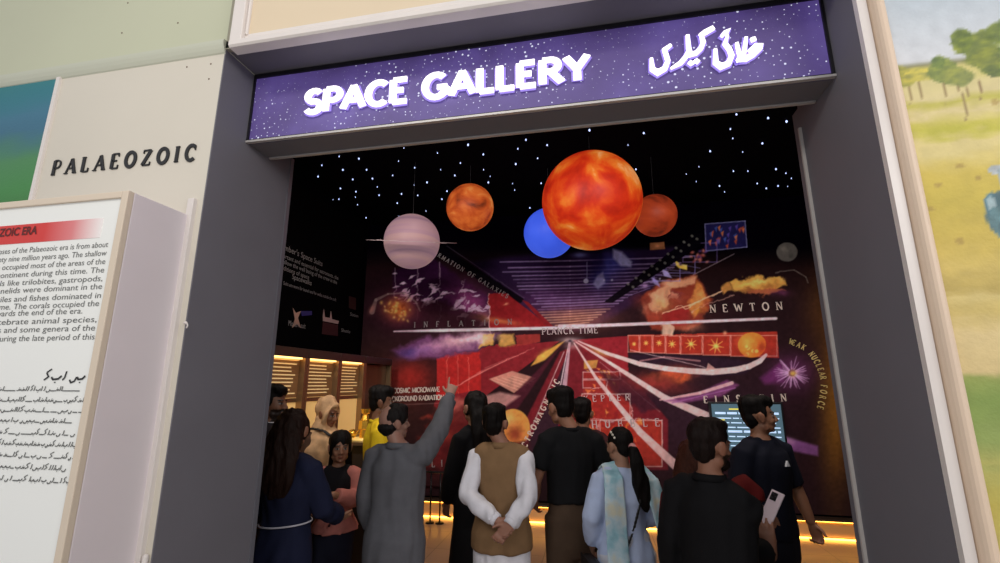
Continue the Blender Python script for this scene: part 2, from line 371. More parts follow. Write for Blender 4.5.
def savanna(X, Z):
    X = np.asarray(X); n = value_noise(X * 9 + 50, Z * 26 + 9, 3); n2 = value_noise(X * 30 + 7, Z * 30 + 3, 5); n3 = value_noise(X * 14 + 3, Z * 60 + 5, 6)
    def sp(x, y): p = onY(x, y, Y0 - .002); return p.x, p.z
    kx = lambda x, y: sp(x + 1, y)[0] - sp(x, y)[0]; kz = lambda x, y: sp(x, y - 1)[1] - sp(x, y)[1]
    zy = lambda y: sp(945, y)[1]
    bands = [(560, (206, 190, 112)), (505, (200, 184, 88)), (470, (190, 186, 104)), (440, (150, 168, 92)), (400, (138, 162, 80)), (376, (158, 170, 88)), (369, (222, 198, 140)), (335, (228, 204, 146)), (312, (214, 190, 112)), (296, (222, 200, 128)), (288, (196, 172, 92)), (270, (220, 194, 104)), (240, (212, 186, 84)), (200, (206, 184, 74)), (175, (216, 192, 84)), (152, (228, 210, 140)), (140, (226, 208, 140)), (132, (196, 190, 66)), (124, (204, 194, 84)), (112, (226, 208, 150)), (103, (196, 188, 84)), (95, (222, 206, 150)), (80, (222, 208, 146)), (64, (206, 196, 104))]
    c = ramp(Z + (n - .5) * .05 + (n3 - .5) * .03, [(zy(y), col) for y, col in bands])
    sky = ramp(Z, [(zy(60), (220, 222, 226)), (zy(0), (196, 206, 214))]); hz = zy(62.5)
    c = mixc(c, sky, sm(-.006, .006, Z - hz))
    c = mixc(c, np.array([[134, 132, 96.]]).repeat(len(c), 0), np.exp(-((Z - hz) / .010) ** 2) * .8)
    def blob(x, y, rx, ry, col, seed):
        nonlocal c
        cx, cz = sp(x, y); rx = rx * kx(x, y); rz = ry * kz(x, y)
        d = ((X - cx) / rx) ** 2 + ((Z - cz) / rz) ** 2; k = value_noise((X - cx) * 22 + 20, (Z - cz) * 34 + 20, seed)
        m = sm(1.15, .7, d + (k - .5) * 1.5); k2 = value_noise(X * 34 + 5 + seed, Z * 62 + 8, seed + 1); tone = np.array([[1.12, 1.06, .8]]) * k2[:, None] + np.array([[.74, .82, 1.0]]) * (1 - k2[:, None])
        c = mixc(c, np.clip(np.array(col, float)[None] * tone * (.82 + .36 * k2[:, None]), 0, 255), m * .93)
    def trunk(x, y0, y1, w, col=(150, 128, 84)):
        nonlocal c
        (xa, za), (xb, zb) = sp(x, y0), sp(x, y1); k = kx(x, y1); cx = xa + (X * 0) + .006 * np.sin((Z - zb) * 28)
        m = sm(w * k, w * k * .5, np.abs(X - cx)) * sm(zb - .006, zb, Z) * sm(za + .01, za, Z); c = mixc(c, np.array([col], float).repeat(len(c), 0), m * .8)
    trunk(905, 76, 104, 1.4); trunk(917, 82, 103, 1.0); trunk(940, 78, 104, 1.0); trunk(957, 80, 121, 1.6); trunk(964, 80, 96, 1.3); trunk(977, 82, 99, 1.3, (140, 112, 76))
    blob(902, 76, 13, 11, (190, 182, 84), 11); blob(920, 74, 16, 8, (200, 190, 96), 18); blob(944, 70, 15, 13, (138, 152, 78), 12); blob(958, 77, 16, 10, (160, 166, 86), 13); blob(938, 62, 8, 6, (120, 140, 76), 19)
    blob(975, 46, 24, 17, (134, 146, 56), 14); blob(962, 40, 12, 12, (124, 140, 60), 15); blob(992, 60, 24, 14, (146, 154, 66), 16); blob(1010, 34, 24, 18, (118, 134, 56), 17); blob(1000, 70, 18, 7, (120, 134, 66), 20)
    for x, y, rx, ry in ((897, 116, 4, 2), (995, 102, 5, 3), (960, 166, 6, 2), (938, 185, 5, 2), (978, 178, 4, 3), (960, 241, 5, 4), (930, 209, 6, 2)):
        cx, cz = sp(x, y); c = mixc(c, np.array([[170, 140, 70.]]).repeat(len(c), 0), sm(1.2, .5, ((X - cx) / (rx * kx(x, y))) ** 2 + ((Z - cz) / (ry * kz(x, y))) ** 2) * .6)
    def e(x, y, rx, ry, col):
        nonlocal c
        cx, cz = sp(x, y); m = sm(1.08, .88, ((X - cx) / (rx * kx(x, y))) ** 2 + ((Z - cz) / (ry * kz(x, y))) ** 2 + (n2 - .5) * .5); c = mixc(c, np.array([col], float).repeat(len(c), 0) * (.8 + .4 * n2[:, None]), m)
    for a in ((1010, 216, 24, 26, (92, 124, 132)), (994, 208, 10, 17, (84, 122, 132)), (992, 204, 5, 8, (150, 172, 176)), (999, 222, 9, 16, (104, 142, 148)), (1030, 230, 30, 30, (84, 112, 122)), (1000, 170, 12, 5, (196, 204, 206)), (1004, 180, 6, 12, (166, 182, 186)), (1012, 262, 7, 22, (86, 110, 120)), (1040, 270, 7, 22, (86, 110, 120))): e(*a)
    return lin(np.clip(c * (.95 + .1 * n2[:, None]), 0, 255)) * PAINT_GAIN
PAINT_GAIN = .92
paintm = mat('painted_board', (255, 255, 255), .6, attr='Col', bump=.15, bscale=90)
o = canvas_board('painting', XR + .08, 3.6, .5, 4.4, Y0 - .002, .0075, savanna, paintm)
tag(o, 'large painted savanna picture with acacia trees and yellow grass beside the portal', 'painting')

def seascape(X, Z):
    n = value_noise(X * 3 + 40, Z * 8 + 20, 8); v = Z + (n - .5) * .12
    c = ramp(v, [(2.45, (60, 120, 60)), (2.70, (74, 150, 80)), (2.86, (84, 150, 96)), (2.98, (66, 122, 150)), (3.08, (70, 130, 158)), (3.2, (50, 134, 148)), (3.3, (52, 140, 140))])
    return lin(c) * .8
pr = onY(62, 66, Y0).x
o = canvas_board('painting', -3.6, pr, 2.62, 3.275, Y0 - .0105, .02, seascape, paintm)
tag(o, 'blue and green landscape painting under the ledge above the lit information box', 'painting')
struct('trim_13', G().box(pr, pr + .022, Y0 - .012, Y0, 2.55, 3.285), white)
struct('trim_14', G().box(-3.6, pr + .022, Y0 - .012, Y0, 2.595, 2.62), white)

# wall title
blacktxt = mat('black_letter_paint', (28, 28, 30), .5)
g = G(); a = onY(52, 175.5, Y0); b = onY(195.5, 160, Y0); zz = (a.z + b.z) / 2
text_line(g, 'PALAEOZOIC', (a.x, Y0, zz), (b.x, Y0, zz), .073, (0, -1, 0), thick=.215, thin=.09, d0=.0005, d1=.006)
tag(g.build('wall_title', blacktxt), 'black serif wall lettering reading PALAEOZOIC above the information box', 'lettering')

# information light box
BX, BY, BZ0, BZ1 = -1.675, Y0 - .268, .75, 2.485
t = thing('information_board', 'white lit information box with red header band fixed to hall wall', 'information board', (BX, BY, BZ0))
bw = 1.5
cas = mat('white_box_casing', (232, 222, 225), .45, noise=.03, nscale=3); framem = mat('cream_box_frame', (222, 206, 186), .45)
def rel(gx): return gx.xform(Matrix.Translation((-BX, -BY, -BZ0)))
rel(G().box(BX - bw, BX, BY + .012, Y0, BZ0, BZ1)).build('casing', cas, t, bevel=.004)
fwid = .030
rel(G().box(BX - fwid, BX, BY - .012, BY + .012, BZ0, BZ1).box(BX - bw, BX - bw + fwid, BY - .012, BY + .012, BZ0, BZ1).box(BX - bw + fwid, BX - fwid, BY - .012, BY + .012, BZ1 - .026, BZ1).box(BX - bw + fwid, BX - fwid, BY - .012, BY + .012, BZ0, BZ0 + .05)).build('frame', framem, t, bevel=.003)
pane = mat('backlit_white_acrylic', (226, 226, 222), .35, emit=.14, ecol=(236, 240, 238))
rel(G().box(BX - bw + fwid, BX - fwid, BY - .002, BY + .012, BZ0 + .05, BZ1 - .026)).build('panel', pane, t)
def onB(x, y): return onY(x, y, BY - .002)
# red header band fading to white at its end
red = bpy.data.materials.new('red_fading_header'); red.use_nodes = True
nt = red.node_tree; tc = nt.nodes.new('ShaderNodeTexCoord'); sp = nt.nodes.new('ShaderNodeSeparateXYZ'); cr = nt.nodes.new('ShaderNodeValToRGB')
nt.links.new(tc.outputs['Generated'], sp.inputs[0]); nt.links.new(sp.outputs[0], cr.inputs[0]); nt.links.new(cr.outputs[0], nt.nodes['Principled BSDF'].inputs['Base Color'])
cr.color_ramp.elements[0].position = .80; cr.color_ramp.elements[0].color = tuple(lin((196, 52, 48))) + (1,)
cr.color_ramp.elements[1].position = 1; cr.color_ramp.elements[1].color = tuple(lin((226, 220, 218))) + (1,)
e = cr.color_ramp.elements.new(.9); e.color = tuple(lin((206, 120, 122))) + (1,)
nt.links.new(cr.outputs[0], nt.nodes['Principled BSDF'].inputs['Emission Color']); nt.nodes['Principled BSDF'].inputs['Emission Strength'].default_value = .2
h0 = onB(104, 218); h1 = onB(101, 237.5); hz1 = h0.z; hz0 = h1.z; hx1 = h0.x
rel(G().box(BX - bw + fwid + .02, hx1, BY - .004, BY - .002, hz0, hz1)).build('header_band', red, t)
def ftxt(name, body, x0, x1, z, size, m=blacktxt, bold=0):
    """one line of small type stretched between x0 and x1"""
    return font_text(name, body, (x0 - BX, -.0035, z - BZ0), (R(90), 0, 0), size, m, t, width=x1 - x0, bold=bold)
graytxt = mat('dark_grey_print', (104, 104, 102), .6)
zc = onB(20, 235).z
hl = ftxt('header_lettering', 'PALAEOZOIC ERA', onB(38, 231).x - .34, onB(38, 231).x, onB(38, 234).z, .046, mat('dark_red_print', (92, 22, 22), .6), .0015)
hl.location.y = -.0055
xr = BX - fwid - .066
lines = ['The time-span (timelapses of the Palaeozoic era is from about', 'five hundred and seventy nine million years ago. The shallow', 'seas and oceans have occupied most of the areas of the', 'Indo-Pakistan sub-continent during this time. The', 'invertebrate animals like trilobites, gastropods,', 'brachiopods and annelids were dominant in the', 'early era while reptiles and fishes dominated in', 'the late Palaeozoic time. The corals occupied the', 'warm shallow regions towards the end of the era.', 'Most of the invertebrate animal species,', 'trilobites, ammonites and some genera of the', 'brachiopods vanished during the late period of this']
ys = [247, 255.5, 264, 272.5, 281, 289, 298, 306, 313.5, 322, 330.5, 339.5]
ex = [108, 106.5, 105, 103.5, 102, 101.5, 100.5, 99, 82.5, 96, 95, 94]
for s, y, e in zip(lines, ys, ex):
    p = onB(e, y); ftxt('text_line', s, p.x - .80, p.x, p.z, .031, graytxt)
# Urdu lines in flowing strokes
def urdu_line(g, xr, z, length, h, seed, y=BY - .0035):
    rnd = random.Random(seed); x = xr; T = lambda u, v, d: Vector((u, y - d, v))
    while x > xr - length:
        k = rnd.random(); w = h * rnd.uniform(.55, 1.1)
        if k < .22:   ribbon(g, [(x, z + h * .75), (x - w * .1, z + h * .2), (x - w * .3, z)], h * .13, T, 0, .001); w *= .42
        elif k < .42: ribbon(g, [(x, z + h * .35), (x - w * .3, z + h * .1), (x - w * .8, z + h * .05), (x - w, z + h * .25)], h * .16, T, 0, .001); ribbon(g, [(x - w * .5, z - h * .2), (x - w * .62, z - h * .2)], h * .1, T, 0, .001)
        elif k < .58: ribbon(g, [(x, z + h * .3), (x - w * .25, z + h * .05), (x - w * .5, z + h * .28), (x - w * .8, z + h * .02), (x - w * 1.2, z + h * .06)], h * .13, T, 0, .001); ribbon(g, [(x - w * .4, z + h * .5), (x - w * .52, z + h * .5)], h * .1, T, 0, .001); w *= 1.2
        elif k < .72: ribbon(g, [(x, z + h * .25), (x - w * .2, z - h * .1), (x - w * .6, z - h * .22), (x - w * .8, z + h * .02)], h * .14, T, 0, .001)
        elif k < .86: ribbon(g, [(x - w * .1, z + h * .95), (x - w * .7, z + h * .65)], h * .12, T, 0, .001); ribbon(g, [(x - w * .7, z + h * .62), (x - w * .35, z + h * .3), (x - w * .9, z)], h * .13, T, 0, .001)
        else:         ribbon(g, [(x, z + h * .02), (x - w * 1.3, z + h * .03)], h * .17, T, 0, .001); w *= 1.3
        x -= w + h * (.3 if rnd.random() < .25 else .04)
g = G(); p = onB(85, 380); urdu_line(g, p.x, p.z, .15, .04, 3)
rel(g).build('urdu_heading', blacktxt, t)
for i, (x, y) in enumerate(((80, 391), (84, 402), (83, 412.5), (72, 423), (75, 435.5), (78, 447), (76, 459), (66, 470.5), (73, 483.5))):
    g = G(); p = onB(x, y); urdu_line(g, p.x, p.z, 1.1 + .1 * (i % 3), .021, 20 + i); rel(g).build('urdu_line', graytxt, t)

# ---- illuminated sign
SY = 1.80
signm = bpy.data.materials.new('backlit_star_film'); signm.use_nodes = True
nt = signm.node_tree; N = nt.nodes; L = nt.links; b = N['Principled BSDF']
tc = N.new('ShaderNodeTexCoord'); n1 = N.new('ShaderNodeTexNoise'); n1.inputs['Scale'].default_value = 3.2; n1.inputs['Detail'].default_value = 4; L.new(tc.outputs['Object'], n1.inputs['Vector'])
cr = N.new('ShaderNodeValToRGB'); L.new(n1.outputs['Fac'], cr.inputs[0]); E = cr.color_ramp.elements
E[0].position = .3; E[0].color = tuple(lin((62, 46, 100))) + (1,); E[1].position = .72; E[1].color = tuple(lin((108, 90, 172))) + (1,)
k = E.new(.5); k.color = tuple(lin((82, 64, 134))) + (1,)
vo = N.new('ShaderNodeTexVoronoi'); vo.voronoi_dimensions = '2D'; vo.inputs['Scale'].default_value = 34; sx = N.new('ShaderNodeSeparateXYZ'); cx = N.new('ShaderNodeCombineXYZ'); L.new(tc.outputs['Object'], sx.inputs[0]); L.new(sx.outputs[0], cx.inputs[0]); L.new(sx.outputs[2], cx.inputs[1]); L.new(cx.outputs[0], vo.inputs['Vector'])
n2 = N.new('ShaderNodeTexNoise'); n2.inputs['Scale'].default_value = 2.2; mp = N.new('ShaderNodeMapping'); mp.inputs['Location'].default_value = (3.1, 0, 1.7); L.new(tc.outputs['Object'], mp.inputs[0]); L.new(mp.outputs[0], n2.inputs['Vector'])
mr = N.new('ShaderNodeMapRange'); mr.inputs[1].default_value = .35; mr.inputs[2].default_value = .68; mr.inputs[3].default_value = .04; mr.inputs[4].default_value = .24; L.new(n2.outputs['Fac'], mr.inputs[0])
sub = N.new('ShaderNodeMath'); sub.operation = 'MULTIPLY'; sepc = N.new('ShaderNodeSeparateColor'); L.new(vo.outputs['Color'], sepc.inputs[0]); L.new(mr.outputs[0], sub.inputs[0]); L.new(sepc.outputs[0], sub.inputs[1])
lt = N.new('ShaderNodeMath'); lt.operation = 'LESS_THAN'; L.new(vo.outputs['Distance'], lt.inputs[0]); L.new(sub.outputs[0], lt.inputs[1])
mx = N.new('ShaderNodeMix'); mx.data_type = 'RGBA'; L.new(lt.outputs[0], mx.inputs['Factor']); L.new(cr.outputs[0], mx.inputs['A']); mx.inputs['B'].default_value = (1.3, 1.35, 1.6, 1)
L.new(mx.outputs['Result'], b.inputs['Emission Color']); b.inputs['Emission Strength'].default_value = .52
b.inputs['Base Color'].default_value = tuple(lin((84, 72, 118))) + (1,); b.inputs['Roughness'].default_value = .5
t = thing('illuminated_sign', 'long purple starry lit sign reading SPACE GALLERY over the portal', 'sign', (XL, SY, ZL))
def rels(gx): return gx.xform(Matrix.Translation((-XL, -SY, -ZL)))
rels(G().box(XL + .006, XR - .006, SY - .004, SY + .01, ZL + .006, 3.30)).build('panel', signm, t)
blk = mat('black_sign_edge', (14, 12, 18), .5)
rels(G().box(XL + .002, XR - .002, SY - .014, SY - .002, 3.283, 3.302).box(XR - .012, XR - .002, SY - .014, SY - .002, ZL + .002, 3.283).box(XL + .002, XL + .010, SY - .014, SY - .002, ZL + .002, 3.283).box(XL + .01, XR - .012, SY - .014, SY - .002, ZL + .002, ZL + .012)).build('rim', blk, t)
ledw = mat('lit_white_letter', (255, 250, 255), .4, emit=1.15, ecol=(252, 246, 255))
def onS(x, y): return onY(x, y, SY - .02)
s0 = onS(304, 114.5); s1 = onS(590.5, 80.5); hS = .123
zS = (s0.z + s1.z) / 2
halo = mat('lilac_glow_halo', (120, 104, 190), .5, emit=.42, ecol=(176, 150, 240))  # halo of the letters imitated by wider emissive strokes behind them
for nm_, mt_, th_, d0_, d1_ in (('glow_halo', halo, .335, .003, .007), ('lettering', ledw, .225, .011, .020)):
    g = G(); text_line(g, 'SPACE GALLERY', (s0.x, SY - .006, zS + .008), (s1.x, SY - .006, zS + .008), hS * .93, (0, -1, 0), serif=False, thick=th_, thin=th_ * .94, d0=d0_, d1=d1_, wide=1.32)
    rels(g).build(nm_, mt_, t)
U = lambda u, v: (lambda p: (p.x, p.z))(onS(630 + u / 6.667, 20 + v / 6.667))
T = lambda u, v, d: Vector((u, SY - .006 - d, v))
URDU = (([(268, 172), (228, 200), (240, 235), (252, 275), (232, 325), (185, 352), (148, 330), (142, 262)], [24, 30, 34, 34, 40, 44, 38, 22]),
               ([(392, 195), (374, 245), (335, 290), (278, 322)], [22, 34, 34, 14]),
               ([(383, 108), (390, 190), (402, 232), (440, 222), (472, 190), (488, 150), (474, 104)], [26, 34, 34, 34, 34, 34, 26]),
               ([(470, 104), (500, 84), (552, 56)], [30, 40, 34]), ([(398, 284), (412, 294)], [30, 30]), ([(438, 272), (452, 282)], [30, 30]), ([(418, 290), (430, 280)], [20, 20]),
               ([(612, 108), (632, 84), (658, 70), (640, 98), (650, 112)], [22, 26, 24, 20, 14]),
               ([(642, 128), (632, 160), (660, 195), (678, 240), (655, 292), (606, 312), (570, 286), (568, 200)], [22, 32, 34, 34, 40, 44, 38, 22]),
               ([(712, 160), (724, 215), (738, 262)], [22, 26, 26]), ([(772, 122), (764, 190), (752, 258), (716, 272)], [22, 28, 32, 24]),
               ([(716, 270), (770, 262), (816, 234), (862, 190), (868, 172), (836, 170), (794, 206)], [24, 38, 42, 40, 30, 24, 18]), ([(812, 134), (830, 128)], [30, 30]))
for nm_, mt_, add_, d0_, d1_ in (('urdu_glow_halo', halo, .011, .003, .007), ('urdu_lettering', ledw, 0, .011, .020)):  # same added glow layer behind the Urdu strokes
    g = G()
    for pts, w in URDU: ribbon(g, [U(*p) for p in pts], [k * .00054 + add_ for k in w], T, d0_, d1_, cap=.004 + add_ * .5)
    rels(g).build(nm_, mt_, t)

#@@GALLERY
# ------------------------------------------------------------------ mural
MY = 6.648; SS = 2; PX0, PY0, PX1, PY1 = 330, 190, 890, 560
MG = 1.65
cw, ch = (PX1 - PX0) * SS, (PY1 - PY0) * SS
yy, xx = np.mgrid[0:ch, 0:cw]; xx = xx / SS + PX0; yy = yy / SS + PY0
cv = np.zeros((ch, cw, 3)); cv[:] = (24, 12, 13)
def region(xa, ya, xb, yb):
    return (slice(max(0, int((ya - PY0) * SS)), min(ch, int((yb - PY0) * SS) + 2)), slice(max(0, int((xa - PX0) * SS)), min(cw, int((xb - PX0) * SS) + 2)))
def pmask(pts, soft=0.35):
    a = np.array(pts, float); r = region(a[:, 0].min() - 2, a[:, 1].min() - 2, a[:, 0].max() + 2, a[:, 1].max() + 2)
    X = xx[r]; Y = yy[r]; ins = np.zeros(X.shape, bool); d = np.full(X.shape, 1e9)
    for i in range(len(a)):
        x0, y0 = a[i]; x1, y1 = a[(i + 1) % len(a)]
        if y0 != y1:
            c = ((y0 > Y) != (y1 > Y)) & (X < (x1 - x0) * (Y - y0) / (y1 - y0) + x0); ins ^= c
        l2 = (x1 - x0) ** 2 + (y1 - y0) ** 2 + 1e-9; t_ = np.clip(((X - x0) * (x1 - x0) + (Y - y0) * (y1 - y0)) / l2, 0, 1)
        d = np.minimum(d, np.hypot(X - x0 - t_ * (x1 - x0), Y - y0 - t_ * (y1 - y0)))
    s = np.where(ins, d, -d); return r, np.clip(s / soft * .5 + .5, 0, 1)
def put(r, m, col, al=1.0):
    m = (m * al)[..., None]; cv[r] = cv[r] * (1 - m) + np.asarray(col, float) * m
def poly(pts, col, al=1, soft=.35): r, m = pmask(pts, max(.3, soft * .45)); put(r, m, col, al)
def line(pts, w, col, al=1):
    ws = w if isinstance(w, (list, tuple)) else [w] * len(pts)
    for i in range(len(pts) - 1):
        x0, y0 = pts[i]; x1, y1 = pts[i + 1]; W_ = max(ws[i], ws[i + 1]) + 1
        r = region(min(x0, x1) - W_, min(y0, y1) - W_, max(x0, x1) + W_, max(y0, y1) + W_); X = xx[r]; Y = yy[r]
        l2 = (x1 - x0) ** 2 + (y1 - y0) ** 2 + 1e-9; t_ = np.clip(((X - x0) * (x1 - x0) + (Y - y0) * (y1 - y0)) / l2, 0, 1)
        d = np.hypot(X - x0 - t_ * (x1 - x0), Y - y0 - t_ * (y1 - y0)); hw = (ws[i] + (ws[i + 1] - ws[i]) * t_) / 2
        put(r, np.clip((hw - d) / .6 + .5, 0, 1) * np.minimum(1, hw * 2 / .6), col, al)
def glow(cx, cy, rx, ry, col, al=1, rot=0, p=1.0, hard=False):
    m_ = max(rx, ry) * (1.05 if hard else 2.2); r = region(cx - m_, cy - m_, cx + m_, cy + m_); X = xx[r] - cx; Y = yy[r] - cy
    c_, s_ = math.cos(R(rot)), math.sin(R(rot)); u = (X * c_ + Y * s_) / rx; v = (-X * s_ + Y * c_) / ry; d = np.hypot(u, v)
    put(r, np.clip((1 - d) * min(rx, ry) / .7 + .5, 0, 1) if hard else np.exp(-d ** 2 * p * 1.4), col, al)
def frame(x0, y0, x1, y1, col=(200, 170, 165), al=.7, w=.8, dy=0): line([(x0, y0), (x1, y0 + dy), (x1, y1 + dy), (x0, y1), (x0, y0)], w, col, al)
rnd = random.Random(5); V0 = (570, 339)
NO = value_noise(xx / 9, yy / 9, 31, 5); NF = value_noise(xx / 3.1, yy / 3.1, 33, 4)
cv[:] = cv * (1 - np.clip((268 - yy) / 20, 0, 1)[..., None]) + np.array((2, 1, 5)) * np.clip((268 - yy) / 20, 0, 1)[..., None]
glow(470, 300, 120, 40, (50, 20, 40), .5); glow(380, 400, 60, 60, (58, 30, 20), .8); glow(700, 420, 90, 60, (40, 24, 34), .8)
glow(836, 400, 16, 110, (112, 72, 18), .95, p=.8); glow(822, 310, 22, 40, (70, 42, 14), .7)  # amber LED light at the right edge is painted into the print
# ruled tunnel roof
poly([(512, 256), (690, 246), (640, 300), (590, 331), (552, 331), (470, 262)], (30, 17, 44), .9, 6)
glow(575, 318, 40, 14, (150, 84, 60), .8); glow(560, 300, 60, 16, (84, 40, 90), .6)
for i in range(22):
    f = (i / 21) ** .8; y = 260 + 66 * f; xl = 500 + 56 * f + rnd.uniform(-6, 4); xr_ = 690 - 105 * f; a = .35 + .4 * rnd.random()
    line([(xl, y + 2), (570, y + .8), (xr_, y - 3 + 2 * f)], .9 + rnd.random() * .5, (150, 128, 170) if f < .75 else (220, 170, 140), a)
glow(612, 262, 20, 13, (58, 66, 150), .7); glow(600, 276, 13, 14, (60, 70, 160), .6)
poly([(613, 249), (622, 252), (632, 262), (631, 267), (621, 266), (613, 258)], (140, 142, 182), .9, 3); poly([(597, 276), (603, 272), (605, 283), (598, 289), (593, 284)], (136, 136, 178), .9, 2.5)
glow(586, 281, 2.4, 2.4, (170, 170, 190), .9, hard=True); line([(587, 262), (587, 280)], .7, (150, 150, 190), .7); glow(580, 255, 8, 3, (110, 120, 180), .7)
for x in (604, 612, 660): glow(x, 280, 1.2, 1.2, (190, 190, 210), .8)
# galaxies wall on the left
poly([(393, 270), (432, 258), (494, 300), (492, 327), (440, 312), (393, 300)], (34, 10, 36), .95, 4)
glow(470, 303, 26, 16, (150, 60, 120), .8, 30); glow(485, 318, 16, 10, (170, 110, 90), .5)
for i in range(46):
    x = rnd.uniform(394, 490); f = (x - 394) / 96; y = rnd.uniform(272 + 20 * f, 300 + 24 * f); s_ = rnd.uniform(1.6, 3 + 2.8 * f)
    a = rnd.uniform(-45, -5); c_, q_ = math.cos(R(a)), math.sin(R(a)); L_ = s_ * rnd.uniform(1.3, 2.4)
    poly([(x - L_ * c_, y - L_ * q_), (x - s_ * .5 * q_, y + s_ * .5 * c_), (x + L_ * c_, y + L_ * q_), (x + s_ * .5 * q_, y - s_ * .6 * c_)], (206, 178, 200), rnd.uniform(.75, 1), .8)
for x, y0_, y1_ in ((395, 268, 300), (417.5, 268, 322), (439.5, 262, 326), (465, 280, 328)): line([(x, y0_), (x, y1_)], .7, (190, 165, 180), .5)
poly([(416, 298), (440, 302), (492, 320), (492, 331), (416, 327)], (38, 14, 20), .75, 3)
poly([(428, 246), (442, 246), (524, 299), (521, 303), (512, 302)], (6, 4, 9), 1); line([(447, 246), (524, 298)], .7, (120, 110, 130), .4)
# red sheets
poly([(489.5, 293), (507, 294), (553, 329), (489.5, 329)], (138, 26, 28)); glow(506, 304, 3, 1.2, (230, 170, 120), .9, -15); line([(489.5, 293), (489.5, 345)], .8, (225, 185, 180), .8)
poly([(522, 300), (528, 302), (556, 329), (548, 328)], (120, 24, 28)); glow(500, 321, 22, 3, (214, 140, 70), .6, 8)
poly([(437, 357), (489, 347), (560, 341), (480, 400), (440, 470), (437, 470)], (116, 26, 30), .95); poly([(572, 340), (628, 336), (628, 375), (610, 372)], (124, 26, 32))
poly([(575, 345), (628, 372), (668, 420), (668, 470), (500, 470), (560, 352)], (106, 24, 30), .9, 2)
glow(410, 378, 26, 20, (150, 34, 26), .9); poly([(437, 358), (481, 351), (481, 390), (437, 397)], (160, 30, 26), .95)
for x in (447, 458, 469): line([(x, 356), (x, 395)], .6, (220, 120, 100), .5)
for k in range(7): line([(437 + 8 * k, 398 - 5 * k), (480 + 9 * k, 372 - 4 * k)], .6, (220, 130, 120), .45)
# pale burst below the long bar
poly([(392, 350), (420, 338), (470, 333), (500, 333), (486, 346), (450, 356), (410, 360)], (110, 60, 110), .8, 6)
glow(410, 352, 14, 6, (60, 44, 110), .8, -12); glow(455, 342, 26, 8, (205, 150, 160), .85, -10); glow(478, 336, 14, 5, (230, 200, 200), .8); glow(430, 346, 16, 4, (190, 130, 170), .6, -14)
poly([(484, 335), (495, 333), (493, 345), (478, 346)], (190, 140, 50), .9, 2); poly([(500, 335), (514, 334), (514, 345), (500, 346)], (206, 154, 66), .8, 3); poly([(516, 335), (540, 334), (540, 342), (516, 346)], (150, 44, 36), .8)
# beams from the vanishing point
poly([(538, 356), (558, 344), (566, 340), (545, 360), (531, 366)], (196, 142, 56), .95, 1.5); glow(545, 354, 9, 4, (210, 170, 70), .7, -30)
poly([(489, 379), (512, 371), (536, 378), (514, 393)], (190, 130, 110), .9, 1); [line([(492 + k * 5, 380 - k), (518 + k * 4, 390 - k * 2)], .6, (240, 190, 160), .5) for k in range(5)]
poly([(562, 345), (550, 362), (496, 440), (466, 440), (530, 378)], (62, 20, 30), .85, 2)
poly([(470, 400), (500, 392), (520, 396), (498, 412), (474, 410)], (206, 150, 140), .7, 3); poly([(452, 398), (486, 398), (474, 420), (448, 420)], (190, 120, 100), .5, 5)
poly([(568, 352), (564, 400), (548, 470), (514, 470), (545, 410)], (34, 22, 30), .92, 1); line([(564, 352), (517, 462)], .9, (200, 180, 180), .7)
line([(570, 342), (563, 398)], [1.5, 5.5], (190, 160, 170), .8); line([(569, 342), (558, 398)], [.6, 1.4], (235, 215, 220), .8)
poly([(583, 372), (618, 372), (620, 400), (583, 400)], (132, 34, 30)); poly([(584, 361), (598, 360), (596, 368), (584, 369)], (190, 140, 60), .8)
for k in range(16):
    x = rnd.uniform(584, 616); y = rnd.uniform(366, 398); poly([(x, y), (x + rnd.uniform(2, 6), y + 1), (x + 3, y + rnd.uniform(2, 6))], rnd.choice([(200, 140, 60), (170, 50, 36), (226, 120, 60)]), .8, .8)
frame(583, 372, 620, 379); frame(583, 380, 607, 388)
poly([(580, 395), (630, 394), (630, 420), (576, 422)], (140, 34, 28)); poly([(576, 422), (662, 420), (662, 467), (580, 467)], (150, 40, 28))
for k in range(60):
    x = rnd.uniform(578, 655); y = rnd.uniform(398, 462); l_ = rnd.uniform(2, 6)
    if x > 628 and y < 421: continue
    poly([(x, y - l_), (x + l_ * .5, y), (x + 1, y + l_), (x - l_ * .4, y + 1)], rnd.choice([(206, 110, 44), (180, 60, 34), (226, 160, 70), (120, 24, 26)]), .7, 1.2)
frame(582, 394, 630, 420); frame(600, 420.5, 662, 466.5)
line([(600, 362), (660, 412)], .6, (190, 160, 160), .5); glow(600, 352, 12, 3, (190, 150, 70), .8, 22)
glow(570, 340, 12, 3, (190, 170, 170), .7); glow(572, 346, 9, 4, (180, 130, 130), .6); glow(570, 341, 2, 1.5, (20, 10, 20), .9)
# star strip and the dark oval below
poly([(628, 335), (777, 331.5), (779, 358), (630, 352)], (152, 40, 26))
for x0, x1 in ((628, 639), (640, 652), (653, 665), (666, 680), (681, 702), (703, 730), (731, 777)): frame(x0, 335.5, x1, 352 + (x0 - 628) * .04, (226, 180, 160), .55, .7)
for x, y, s_ in ((634, 344, 2), (646, 343, 2.5), (659, 343, 3), (672, 344, 4), (691, 344, 6), (716, 346, 8)):
    for k in range(8): a = R(45 * k + 10); line([(x, y), (x + s_ * math.cos(a), y + s_ * math.sin(a))], [1.6, .5], (224, 150, 70), .9)
    glow(x, y, s_ * .35, s_ * .35, (240, 200, 90), .9)
glow(752, 345, 14, 12.5, (226, 118, 40), 1, hard=True); glow(747, 342, 9, 8, (240, 170, 70), .7); glow(762, 348, 6, 8, (150, 40, 24), .8)
for k in range(9): glow(750 + 3 * math.cos(k * 2.1) * (1 + k * .2), 351 + 2.6 * math.sin(k * 2.1) * (1 + k * .12), 1.8, 1.8, (230, 110, 50) if k % 2 else (240, 180, 80), .9, hard=True)
